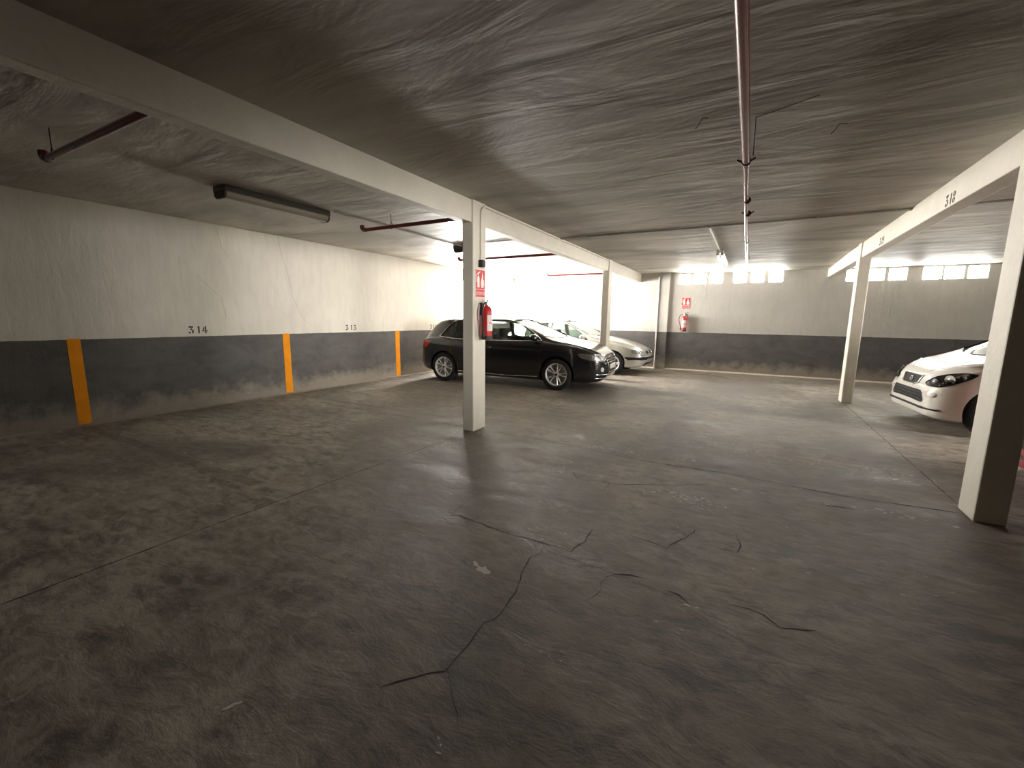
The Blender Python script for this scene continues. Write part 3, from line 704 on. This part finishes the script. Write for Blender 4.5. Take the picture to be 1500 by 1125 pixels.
def seat(parent, x, y, z0=.42):
    root = empty('seat', (x, y, z0)); root.parent = parent
    a = MB(); a.rings([[(-.26, -.22, 0), (.26, -.2, .02), (.26, .2, .02), (-.26, .22, 0)], [(-.26, -.24, .10), (.28, -.22, .13), (.28, .22, .13), (-.26, .24, .10)]]); q = a.build('cushion', M_SEAT, root, smooth=60, bevel=.04)
    a = MB()
    sec = lambda cx, cz, hw, th: [(cx - th, -hw, cz), (cx + th * .2, -hw, cz), (cx + th, -hw * .6, cz), (cx + th, hw * .6, cz), (cx + th * .2, hw, cz), (cx - th, hw, cz)]
    a.rings([sec(-.22, .08, .23, .07), sec(-.27, .28, .245, .07), sec(-.34, .48, .22, .055), sec(-.37, .58, .15, .04)]); a.build('backrest', M_SEAT, root, smooth=60, bevel=.02)
    a = MB(); a.rings([sec(-.37, .61, .10, .035), sec(-.375, .66, .135, .045), sec(-.385, .76, .13, .045), sec(-.39, .81, .09, .03)])
    for yy in (-.05, .05): a.tube([(-.365, yy, .55), (-.375, yy, .64)], .006, 6)
    a.build('headrest', M_SEAT, root, smooth=60, bevel=.015); return root

def build_car(spec):
    C_ = Car(spec); root = empty('car', spec['loc'], spec['rz'], spec['scale']); tag(root, spec['label'], 'car', None)
    ref = C_.loft(); P = Proj(ref.bm)
    body = to_obj(C_.loft(), 'car_body')
    cut = []
    ra = spec['arch']
    for wx in spec['wx']:
        for sg in (-1, 1):
            c = MB(); y_in, y_out = .52 * sg, 1.2 * sg
            prof = [(wx + ra * math.cos(2 * math.pi * k / 40), spec['wr'] + .012 + ra * math.sin(2 * math.pi * k / 40)) for k in range(40)]
            c.prism([(u, y_in, v_) for u, v_ in prof], (0, y_out - y_in, 0)); bmesh.ops.recalc_face_normals(c.bm, faces=c.bm.faces); cut.append(to_obj(c))
    cab = spec['cabin']; cut.append(to_obj(C_.loft(cab[0], cab[1], 40, .055, False)))
    for w in spec['side']: cut.append(to_obj(extr(w['pts'], -1.3, 1.3, 'y')))
    cut.append(to_obj(extr(spec['ws'], spec['ws_z'], 1.9, 'z')))
    if spec.get('rs'): cut.append(to_obj(extr(spec['rs'], spec['rs_z'], 1.9, 'z')))
    bool_apply(body, cut)
    body.name = 'car_body'; body.data.name = 'car_body'; body.parent = root
    body.data.materials.clear(); body.data.materials.append(spec['paint'])
    body.data.polygons.foreach_set('use_smooth', [True] * len(body.data.polygons)); body.data.set_sharp_from_angle(angle=R(28))
    # glazing
    for w in spec['side']:
        for sg in (-1, 1):
            P.patch(w['pts'], ('side', sg), -.012, .08, 0, 'side_window', w.get('glass', M_GLASS), root)
            if w.get('trim'): P.line(w['pts'], ('side', sg), .003, .010, 'window_trim', w['trim'], root)
            else: P.line(w['pts'], ('side', sg), -.004, .009, 'window_seal', M_TRIM, root)
    P.patch(spec['ws'], ('top',), -.010, .08, 0, 'windscreen', M_GLASS, root)
    P.line(spec['ws'], ('top',), -.002, .010, 'windscreen_seal', M_TRIM, root)
    if spec.get('rs'):
        P.patch(spec['rs'], ('top',), -.010, .08, 0, 'rear_window', spec.get('rs_glass', M_GLASS), root)
    # wheels
    for wx in spec['wx']:
        for sg in (-1, 1): wheel(root, wx, (C_.W(wx) - .018) * sg, sg, spec['wr'], spec['rim'], spec['style'], spec['mrim'])
    # inside
    for (sx, sy) in spec['seats']: seat(root, sx, sy, spec.get('seat_z', .36))
    d = MB(); x_d = spec['dash']
    d.rings([[(x_d - .12, yy, .62), (x_d - .16, yy, .80), (x_d - .08, yy, .90), (x_d + .22, yy, .90), (x_d + .30, yy, .80), (x_d + .2, yy, .55)] for yy in (-.68, .68)]); d.build('dashboard', M_DASH, root, smooth=40, bevel=.02)
    sw = MB(); cx, cy2, cz = x_d - .30, .36 , .86
    pts = [(cx + .18 * math.cos(t) * .45, cy2 + .18 * math.sin(t), cz + .18 * math.cos(t) * .89) for t in [2 * math.pi * i / 24 for i in range(25)]]
    sw.tube(pts, .014, 8); sw.tube([(cx, cy2 - .17, cz), (cx, cy2 + .17, cz)], .02, 6); sw.tube([(cx, cy2, cz), (cx + .22, cy2, cz - .09)], .02, 6); sw.build('steering_wheel', M_TRIM, root, smooth=50)
    # seams between doors, bonnet and bumpers
    for path in spec['seams']:
        for sg in (-1, 1): P.line(path, ('side', sg), -.002, .0038, 'door_seam', M_TRIM, root, False)
    for path in spec.get('topseams', ()): P.line(path, ('top',), -.002, .004, 'bonnet_seam', M_TRIM, root, False)
    for (hx, hz) in spec['handles']:
        for sg in (-1, 1):
            h = MB(); A = P.point(hx - .085, hz, ('side', sg), .004); B = P.point(hx + .085, hz, ('side', sg), .004); A2 = A + Vector((.012, sg * .03, 0)); B2 = B + Vector((-.012, sg * .03, 0))
            h.tube([A, A2, A2.lerp(B2, .5) + Vector((0, sg * .004, 0)), B2, B], [.012, .013, .014, .013, .012], 8); h.build('door_handle', spec.get('mhandle', spec['paint']), root, smooth=50)
    mx, mz = spec['mirror']
    for sg in (-1, 1):
        p = P.point(mx, mz, ('side', sg), 0.); m_ = MB()
        def rr(yy, sx_, sz, ox=0): return [(p.x + ox + sx_ * math.cos(t), p.y + sg * yy, p.z + .075 + sz * math.sin(t) * (1 if math.sin(t) > 0 else .8)) for t in [2 * math.pi * i / 16 for i in range(16)]]
        m_.rings([rr(.045, .03, .03), rr(.06, .06, .055), rr(.12, .075, .075, .005), rr(.19, .07, .068), rr(.225, .045, .045, -.01), rr(.232, .02, .02, -.015)])
        mr = m_.build('mirror', spec['paint'], root, smooth=50)
        st = MB(); st.tube([p + Vector((.02, -sg * .02, -.02)), p + Vector((.01, sg * .03, .03)), p + Vector((0, sg * .08, .06))], [.03, .022, .025], 8); st.build('mirror_stalk', M_TRIM, mr, smooth=50)
        gp = MB(); gp.poly([(p.x - .074 if False else p.x - .068, p.y + sg * (.13 + .06 * math.cos(t)), p.z + .075 + .05 * math.sin(t)) for t in [2 * math.pi * i / 16 for i in range(16)]]); gp.build('mirror_glass', M_CHROME, mr)
    for it in spec['decor']:
        nm, mode, pts, off, m_ = it[:5]; kw = it[5] if len(it) > 5 else {}
        if kw.get('line'): P.line(pts, mode, off, kw['line'], nm, m_, root, kw.get('closed', False)); continue
        o = P.patch(pts, mode, off, kw.get('step', .03), kw.get('thick', 0), nm, m_, root)
        if kw.get('label'): o['label'] = kw['label']
    return root, P, C_

def headlamp(P, root, pts, sg, ang, cx, cy, cells, rim=M_TRIM):
    mode = ('diag', sg, ang, cx, cy); h = P.patch(pts, mode, .002, .03, 0, 'headlight', rim, root)
    for (u, v_, r_) in cells:
        c = P.point(u, v_, mode, .0); o_, d_ = P.to(u, v_, mode); nrm = -Vector(d_)
        M = Matrix.Translation(c + nrm * .004) @ nrm.to_track_quat('Z', 'Y').to_matrix().to_4x4()
        q = MB(); q.lathe([(r_, .004), (r_ * .92, .008), (r_ * .8, .002), (r_ * .45, .0), (r_ * .4, .006), (0, .012)], M, 20); q.build('reflector', M_LENS, h, smooth=40)
    P.patch(pts, mode, .016, .03, 0, 'lens', M_CLEAR, h)
    P.line(pts, mode, .006, .006, 'surround', M_CHROME if rim is M_LENS else M_TRIM, h)
    return h

# black five-door hatchback backed against the left wall
AX = 1.318
sideA_front = smooth_poly([(-.33, .955), (.30, .962), (.70, .968), (.93, .975), (.80, 1.075), (.62, 1.185), (.42, 1.285), (.20, 1.335), (-.33, 1.350)], (0, 3, 8), 3)
sideA_rear = smooth_poly([(-.40, .955), (-1.08, .962), (-1.08, 1.325), (-.75, 1.348), (-.40, 1.352)], (0, 1, 2, 4), 3)
sideA_q = smooth_poly([(-1.14, .963), (-1.44, .985), (-1.28, 1.12), (-1.14, 1.24), (-1.14, 1.24)], (0, 1, 3, 4), 3)
sideA_q = [(-1.14, .965), (-1.46, 1.00), (-1.36, 1.10), (-1.24, 1.24), (-1.14, 1.312)]
black = dict(loc=(-4.50, 8.225, 0), rz=R(4.3), scale=.965, label='black five-door hatchback with silver window trim parked behind the middle pillar', paint=M_BLACKP,
    zt=[(-2.02, .70), (-1.99, .88), (-1.94, 1.0), (-1.83, 1.13), (-1.66, 1.29), (-1.52, 1.36), (-1.2, 1.40), (-.6, 1.425), (-.1, 1.425), (.2, 1.395), (.5, 1.29), (.85, 1.14), (1.12, 1.02), (1.25, .985), (1.6, .925), (1.9, .845), (2.08, .765), (2.17, .68), (2.20, .58)],
    zs=[(-2.02, .62), (-1.92, .90), (-1.5, .945), (-.5, .94), (.6, .945), (1.0, .935), (1.3, .91), (1.7, .86), (1.95, .78), (2.1, .69), (2.2, .54)],
    zb=[(-2.02, .42), (-1.96, .30), (-1.85, .24), (-1.6, .2), (1.7, .17), (2.0, .18), (2.12, .20), (2.2, .27)],
    W=[(-2.02, .64), (-1.98, .73), (-1.87, .80), (-1.6, .86), (-1.2, .89), (1.3, .89), (1.65, .87), (1.9, .81), (2.05, .73), (2.15, .62), (2.20, .50)],
    Wr=[(-2.02, .52), (-1.8, .56), (-1.4, .60), (-.5, .63), (.2, .62), (.6, .64), (1.0, .70), (1.25, .74), (1.7, .68), (2.0, .58), (2.2, .42)],
    arch=.355, wx=(AX, -AX), wr=.318, rim=.222, style='ten', mrim=M_RIM, cabin=(-1.8, 1.12),
    side=[dict(pts=sideA_front, trim=None), dict(pts=sideA_rear, glass=M_PRIV), dict(pts=sideA_q, glass=M_PRIV)],
    ws=[(.25, -.60), (.25, .60), (1.02, .70), (1.13, .40), (1.16, 0), (1.13, -.40), (1.02, -.70)], ws_z=.93,
    rs=[(-1.66, -.50), (-1.66, .50), (-1.88, .50), (-1.88, -.50)], rs_z=.9, rs_glass=M_PRIV,
    seats=[(-.05, -.36), (-.05, .36), (-1.0, -.36), (-1.0, .36)], dash=.78,
    seams=[[(1.0, .93), (.97, .7), (.95, .30)], [(-.36, .94), (-.36, .5), (-.34, .26)], [(-1.08, .94), (-1.14, .76), (-1.02, .62)], [(.95, .27), (-.92, .27)], [(1.66, .56), (1.86, .62), (1.98, .64)]],
    topseams=[[(1.18, -.72), (1.6, -.70), (1.95, -.60)], [(1.18, .72), (1.6, .70), (1.95, .60)]],
    handles=[(-.22, .80), (-.97, .815)], mirror=(.86, .955), decor=[])
rootA, PA, CA = build_car(black)
outer = smooth_poly([(-1.46, .985), (-.9, .945), (.0, .945), (.65, .955), (.98, .965), (.82, 1.09), (.62, 1.205), (.42, 1.305), (.16, 1.362), (-.4, 1.375), (-.95, 1.36), (-1.14, 1.325), (-1.28, 1.22), (-1.38, 1.10)], (0, 4), 4)
for sg in (-1, 1):
    o = PA.line(outer, ('side', sg), .004, .0115, 'window_trim', M_CHROME, rootA); o['label'] = 'bright chrome window surround'
    PA.line([(.93, .262), (.2, .242), (-.92, .262)], ('side', sg), .012, .009, 'sill_strip', M_CHROME, rootA, False)
    PA.line([(1.55, .78), (1.0, .80), (0, .79), (-1.0, .80), (-1.75, .83)], ('side', sg), -.001, .005, 'shoulder_crease', M_BLACKP, rootA, False)
    tl = smooth_poly([(-1.66, .86), (-2.02, .89), (-2.03, .75), (-1.80, .74)], (0, 1, 2, 3), 3); PA.patch(tl, ('side', sg), .006, .03, .0, 'tail_light', M_TAIL, rootA)
    hl = smooth_poly([(-.30, .70), (-.05, .725), (.20, .745), (.27, .74), (.20, .66), (.0, .615), (-.24, .60), (-.32, .63)], (3, 7), 3)
    headlamp(PA, rootA, hl, sg, 35, 1.88, .62, [(-.17, .655, .045), (.02, .672, .042)], M_LENS)
    PA.patch([(-.33, .50), (-.02, .51), (.06, .40), (.0, .30), (-.25, .28), (-.36, .34)], ('diag', sg, 30, 1.97, .60), .003, .03, .0, 'air_intake', M_TRIM, rootA)
    q = PA.point(-.10, .44, ('diag', sg, 30, 1.97, .60), .006); nrm = Vector((math.cos(R(30)), sg * math.sin(R(30)), 0))
    f = MB(); f.lathe([(.045, 0), (.045, .012), (.035, .016), (0, .010)], Matrix.Translation(q) @ nrm.to_track_quat('Z', 'Y').to_matrix().to_4x4(), 18); f.build('fog_light', M_LENS, rootA, smooth=40)
    for zz in (.335, .265): PA.line([(-.36, zz), (-.1, zz + .005), (.06, zz + .012)], ('diag', sg, 30, 1.97, .60), .010, .007, 'intake_blade', M_CHROME, rootA, False)
grl = smooth_poly([(-.33, .70), (0, .715), (.33, .70), (.38, .62), (.33, .40), (.24, .335), (-.24, .335), (-.33, .40), (-.38, .62)], (), 3)
gA = PA.patch(grl, ('front',), .004, .04, 0, 'grille', M_TRIM, rootA)
PA.line(grl, ('front',), .008, .011, 'grille_frame', M_CHROME, gA)
for i in range(7): zz = .37 + i * .048; PA.line([(-.30 - (.04 if zz > .45 else 0), zz), (.30 + (.04 if zz > .45 else 0), zz)], ('front',), .009, .0055, 'grille_bar', M_BRASS, gA, False, dens=.08)
for i in range(4):
    PA.line([(-.105 + .07 * i + .045 * math.cos(t), .635 + .045 * math.sin(t)) for t in [2 * math.pi * k / 20 for k in range(20)]], ('front',), .018, .006, 'ring_emblem', M_CHROME, gA)
PA.patch([(-.26, .42), (.26, .42), (.26, .53), (-.26, .53)], ('front',), .014, .05, .006, 'licence_plate', M_SIGNW, rootA)

# silver car next to it
zz_ = None
sideB_f = smooth_poly([(-.50, .86), (.0, .862), (.40, .866), (.60, .872), (.44, 1.0), (.22, 1.14), (.05, 1.225), (-.14, 1.285), (-.50, 1.30)], (0, 3, 8), 3)
sideB_r = smooth_poly([(-.60, .86), (-1.15, .865), (-1.30, .95), (-1.22, 1.18), (-1.0, 1.28), (-.60, 1.30)], (0, 1, 5), 3)
silver = dict(loc=(-4.20, 11.27, 0), rz=R(0.5), scale=.96, label='silver car with a black bumper strip parked beyond the black hatchback', paint=M_SILVERP,
    zt=[(-2.05, .72), (-2.0, .88), (-1.9, 1.0), (-1.7, 1.16), (-1.45, 1.30), (-1.1, 1.37), (-.6, 1.39), (-.25, 1.38), (.0, 1.335), (.3, 1.19), (.6, 1.03), (.75, .975), (.9, .95), (1.3, .875), (1.7, .77), (1.92, .68), (2.02, .60), (2.07, .52)],
    zs=[(-2.05, .6), (-1.9, .84), (-1.4, .86), (0, .85), (.7, .85), (1.1, .82), (1.6, .725), (1.85, .64), (2.0, .55), (2.07, .48)],
    zb=[(-2.05, .40), (-1.95, .28), (-1.6, .22), (1.7, .19), (1.95, .21), (2.07, .30)],
    W=[(-2.05, .64), (-1.95, .76), (-1.6, .83), (-1.0, .85), (1.2, .85), (1.55, .83), (1.8, .77), (1.95, .68), (2.03, .58), (2.07, .46)],
    Wr=[(-2.05, .5), (-1.8, .55), (-1.2, .57), (-.2, .58), (.2, .61), (.7, .70), (1.2, .66), (1.7, .56), (2.07, .38)],
    arch=.335, wx=(1.29, -1.29), wr=.298, rim=.20, style='six', mrim=M_RIMW, cabin=(-1.75, .66),
    side=[dict(pts=sideB_f), dict(pts=sideB_r)],
    ws=[(-.18, -.55), (-.18, .55), (.62, .69), (.70, .4), (.73, 0), (.70, -.4), (.62, -.69)], ws_z=.90,
    rs=[(-1.38, -.50), (-1.38, .50), (-1.82, .56), (-1.82, -.56)], rs_z=.9,
    seats=[(-.30, -.35), (-.30, .35), (-1.15, -.34), (-1.15, .34)], seat_z=.30, dash=.42,
    seams=[[(.66, .85), (.66, .6), (.64, .26)], [(-.55, .85), (-.55, .5), (-.53, .26)], [(-1.28, .86), (-1.12, .68), (-1.02, .58)], [(.64, .25), (-1.0, .25)]],
    topseams=[[(.85, -.72), (1.3, -.66), (1.72, -.50)], [(.85, .72), (1.3, .66), (1.72, .50)]],
    handles=[(-.42, .72), (-1.12, .73)], mirror=(.50, .865), decor=[])
rootB, PB, CB = build_car(silver)
for sg in (-1, 1):
    hl = smooth_poly([(-.26, .585), (-.05, .625), (.12, .65), (.21, .64), (.18, .58), (.05, .535), (-.14, .515), (-.26, .53)], (), 3)
    headlamp(PB, rootB, hl, sg, 35, 1.80, .56, [(-.12, .572, .038), (.05, .592, .048)], M_LENS)
    st = PB.patch([(1.60, .455), (1.64, .475), (2.02, .475), (2.09, .47), (2.09, .40), (2.0, .395), (1.70, .40)], ('side', sg), .008, .03, .0, 'bumper_strip', M_TRIM, rootB); st['label'] = 'dark rubber bumper strip'
    PB.patch([(.60, .50), (.60, .54), (-.98, .54), (-.98, .50)], ('side', sg), .010, .05, .0, 'door_strip', M_SILVERP, rootB)
    PB.patch(smooth_poly([(-1.80, .86), (-2.0, .88), (-2.06, .70), (-1.86, .68)], (0, 1, 2, 3), 3), ('side', sg), .006, .03, 0, 'tail_light', M_TAIL, rootB)
    for k in range(3): PB.line([(-.30, .25 + .035 * k), (-.08, .25 + .035 * k)], ('diag', sg, 20, 1.95, .50), .004, .009, 'intake_slot', M_TRIM, rootB, False)
    q = PB.patch([(-.30, .60), (-.02, .62), (-.02, .55), (-.26, .53)] if sg > 0 else [(.30, .60), (.02, .62), (.02, .55), (.26, .53)], ('front',), .004, .03, 0, 'grille', M_TRIM, rootB)
PB.patch([(-.55, .47), (.55, .47), (.55, .40), (-.55, .40)], ('front',), .010, .04, 0, 'bumper_strip', M_TRIM, rootB)
PB.patch([(-.45, .35), (.45, .35), (.40, .25), (-.40, .25)], ('front',), .004, .04, 0, 'lower_intake', M_TRIM, rootB)
PB.line([(0, .63), (.03, .585), (0, .54), (-.03, .585)], ('front',), .012, .007, 'diamond_emblem', M_CHROME, rootB, True)
PB.line([(.78, -.5), (.80, 0.0), (.78, .1)], ('top',), .02, .008, 'wiper', M_TRIM, rootB, False); PB.line([(.76, .1), (.80, .5)], ('top',), .02, .008, 'wiper', M_TRIM, rootB, False)
a = PB.point(-.22, 0, ('top',), 0); q = MB(); q.tube([a, a + Vector((-.01, 0, .03)), a + Vector((-.10, 0, .22))], [.018, .010, .003], 8); q.build('antenna', M_TRIM, rootB, smooth=50)

# white hatchback nosing in from the right
sideC_f = smooth_poly([(-.40, .93), (.50, .945), (.90, .955), (1.20, .955), (1.02, 1.08), (.82, 1.215), (.58, 1.33), (.25, 1.38), (-.40, 1.38)], (0, 3, 8), 3)
sideC_r = smooth_poly([(-.48, .93), (-1.12, .95), (-1.30, 1.05), (-1.15, 1.26), (-.95, 1.34), (-.48, 1.37)], (0, 1, 5), 3)
def hatch(loc, rz, label, paint, scale=.97):
    return dict(loc=loc, rz=rz, scale=scale, label=label, paint=paint,
    zt=[(-2.0, .72), (-1.96, .95), (-1.85, 1.15), (-1.7, 1.33), (-1.4, 1.40), (-.8, 1.45), (.2, 1.46), (.5, 1.43), (.85, 1.29), (1.2, 1.10), (1.38, 1.005), (1.5, .955), (1.7, .90), (1.86, .83), (1.95, .755), (2.0, .68), (2.02, .60)],
    zs=[(-2.0, .65), (-1.9, .90), (-1.4, .93), (0, .92), (.9, .93), (1.3, .90), (1.6, .84), (1.8, .765), (1.93, .66), (2.02, .54)],
    zb=[(-2.0, .42), (-1.9, .28), (-1.6, .22), (1.6, .17), (1.9, .17), (2.02, .20)],
    W=[(-2.0, .64), (-1.92, .76), (-1.6, .83), (-1.0, .845), (1.35, .845), (1.6, .83), (1.78, .80), (1.90, .75), (1.97, .70), (2.02, .63)],
    Wr=[(-2.0, .5), (-1.7, .56), (-1.0, .58), (.4, .59), (.8, .62), (1.3, .69), (1.5, .71), (1.7, .64), (1.87, .54), (2.02, .42)],
    arch=.345, wx=(1.41, -1.235), wr=.305, rim=.205, style='five', mrim=M_RIM, cabin=(-1.75, 1.36),
    side=[dict(pts=sideC_f), dict(pts=sideC_r)],
    ws=[(.55, -.57), (.55, .57), (1.25, .68), (1.36, .4), (1.40, 0), (1.36, -.4), (1.25, -.68)], ws_z=.93,
    rs=[(-1.68, -.48), (-1.68, .48), (-1.88, .52), (-1.88, -.52)], rs_z=.9,
    seats=[(-.08, -.35), (-.08, .35), (-1.0, -.34), (-1.0, .34)], dash=1.0,
    seams=[[(.93, .93), (.93, .6), (.90, .26)], [(-.44, .92), (-.44, .5), (-.42, .26)], [(.90, .24), (-.9, .24)]],
    topseams=[[(1.40, -.72), (1.65, -.66), (1.84, -.46), (1.93, -.27)], [(1.40, .72), (1.65, .66), (1.84, .46), (1.93, .27)]],
    handles=[(-.30, .78), (-1.05, .79)], mirror=(.82, .95), decor=[])
def hatch_front(P, root, paint, badge=True):
    for sg in (-1, 1):
        hl = smooth_poly([(-.30, .635), (-.17, .725), (.0, .778), (.13, .795), (.20, .785), (.15, .725), (.04, .65), (-.10, .60), (-.26, .60)], (0, 4), 3)
        headlamp(P, root, hl, sg, 38, 1.76, .62, [(-.17, .655, .042), (.0, .705, .058), (.11, .745, .026)])
        P.patch(smooth_poly([(-.22, .50), (-.10, .515), (-.10, .47), (-.20, .455)], (), 3), ('diag', sg, 38, 1.76, .62), .004, .03, .006, 'fog_light_cover', paint, root)
        P.line([(.3, .90), (.0, .875), (-.2, .84)], ('diag', sg, 38, 1.76, .62), .0, .006, 'bonnet_crease', paint, root, False)
    g = P.patch([(-.29, .705), (.29, .705), (.24, .60), (.17, .57), (-.17, .57), (-.24, .60)], ('front',), .005, .03, 0, 'grille', M_TRIM, root)
    P.line([(-.29, .705), (.29, .705), (.24, .60), (.17, .57), (-.17, .57), (-.24, .60)], ('front',), .008, .008, 'grille_frame', M_BRASS if badge else M_TRIM, g)
    # swept emblem of two slanted bars
    P.patch([(-.055, .675), (.06, .675), (.035, .645), (-.03, .645), (-.03, .635), (.0, .635), (-.02, .625), (-.055, .64)], ('front',), .012, .02, .004, 'emblem', M_CHROME, g)
    P.patch([(.055, .608), (-.06, .608), (-.035, .633), (.02, .633), (.05, .643)], ('front',), .012, .02, .004, 'emblem', M_CHROME, g)
    low = [(-.42, .52), (.42, .52), (.50, .40), (.47, .365), (-.47, .365), (-.50, .40)]
    li = P.patch(low, ('front',), .005, .04, 0, 'lower_intake', M_TRIM, root)
    for zz in (.405, .45, .49): P.line([(-.46, zz), (.46, zz)], ('front',), .008, .006, 'intake_bar', M_HOSE, li, False, dens=.08)
    for sg in (-1, 1):
        P.patch([(-.30, .315), (-.30, .285), (-.02, .288), (.03, .315)], ('diag', sg, 30, 1.85, .66), .014, .015, 0, 'bumper_slot', M_TRIM, root)
    P.patch([(-.55, .315), (.55, .315), (.55, .285), (-.55, .285)], ('front',), .014, .02, 0, 'bumper_slot', M_TRIM, root)
rootC, PC, CC = build_car(hatch((3.965, 7.98, 0), math.pi + R(4.5), 'white hatchback facing left at the right edge, behind the large near pillar', M_WHITEP))
hatch_front(PC, rootC, M_WHITEP)
rootD, PD, CD = build_car(hatch((4.02, 5.02, 0), math.pi, 'red car of which only a sliver of bumper shows past the right-edge pillar', M_REDP))
hatch_front(PD, rootD, M_REDP, False)
EXPO = 0.65

# ------------------------------------------------------------------ daylight, camera, view
W = bpy.data.worlds.new('overcast_sky'); SC.world = W; W.use_nodes = True
W.node_tree.nodes['Background'].inputs['Color'].default_value = (.75, .85, 1, 1); W.node_tree.nodes['Background'].inputs['Strength'].default_value = 1.
def area(name, loc, direction, sx, sy, power, col, spread):
    l = bpy.data.lights.new(name, 'AREA'); l.shape = 'RECTANGLE'; l.size = sx; l.size_y = sy; l.energy = power; l.color = col; l.spread = R(spread)
    o = bpy.data.objects.new(name, l); COL.objects.link(o); o.location = loc; o.rotation_euler = Vector(direction).to_track_quat('-Z', 'Y').to_euler(); return o
# fill added out of the frame, brightens left wall, left beam and middle pillar
area('right_fill', (XR - .1, 7.4, 1.5), (-1, .1, -.10), 3.4, 2.0, 140., (1., .95, .88), 60)
area('narrow_side_fill', (XR - .1, -1.0, 1.5), (-11.3, 5.2, -.02), 2.6, 1.8, 17., (1., .95, .88), 20)  # unseen narrow fill added for the middle pillar, aimed clear of the near one
cam = bpy.data.cameras.new('camera'); co = bpy.data.objects.new('camera', cam); COL.objects.link(co)
cam.sensor_width = 36; cam.sensor_fit = 'HORIZONTAL'; cam.lens = 626.22 / 1500 * 36; cam.clip_start = .05
pitch, yaw, roll = .1527, .5036, .0138
cy, sy = math.cos(yaw), math.sin(yaw)
fwd = Vector((-sy, cy, 0)); right = Vector((cy, sy, 0)); up = Vector((0, 0, 1))
f2 = fwd * math.cos(pitch) - up * math.sin(pitch); u2 = up * math.cos(pitch) + fwd * math.sin(pitch)
r3 = right * math.cos(roll) + u2 * math.sin(roll); u3 = u2 * math.cos(roll) - right * math.sin(roll)
m4 = Matrix((r3, u3, -f2)).transposed().to_4x4(); m4.translation = Vector((0, 0, 1.36)); co.matrix_world = m4
SC.camera = co
SC.view_settings.view_transform = 'Standard'; SC.view_settings.look = 'None'; SC.view_settings.gamma = 1; SC.view_settings.use_curve_mapping = False
SC.view_settings.exposure = EXPO
cy_ = SC.cycles
cy_.use_denoising = True; cy_.max_bounces = 14; cy_.diffuse_bounces = 8; cy_.glossy_bounces = 5; cy_.transparent_max_bounces = 12; cy_.transmission_bounces = 6
cy_.sample_clamp_indirect = 10.; cy_.caustics_reflective = False; cy_.caustics_refractive = False
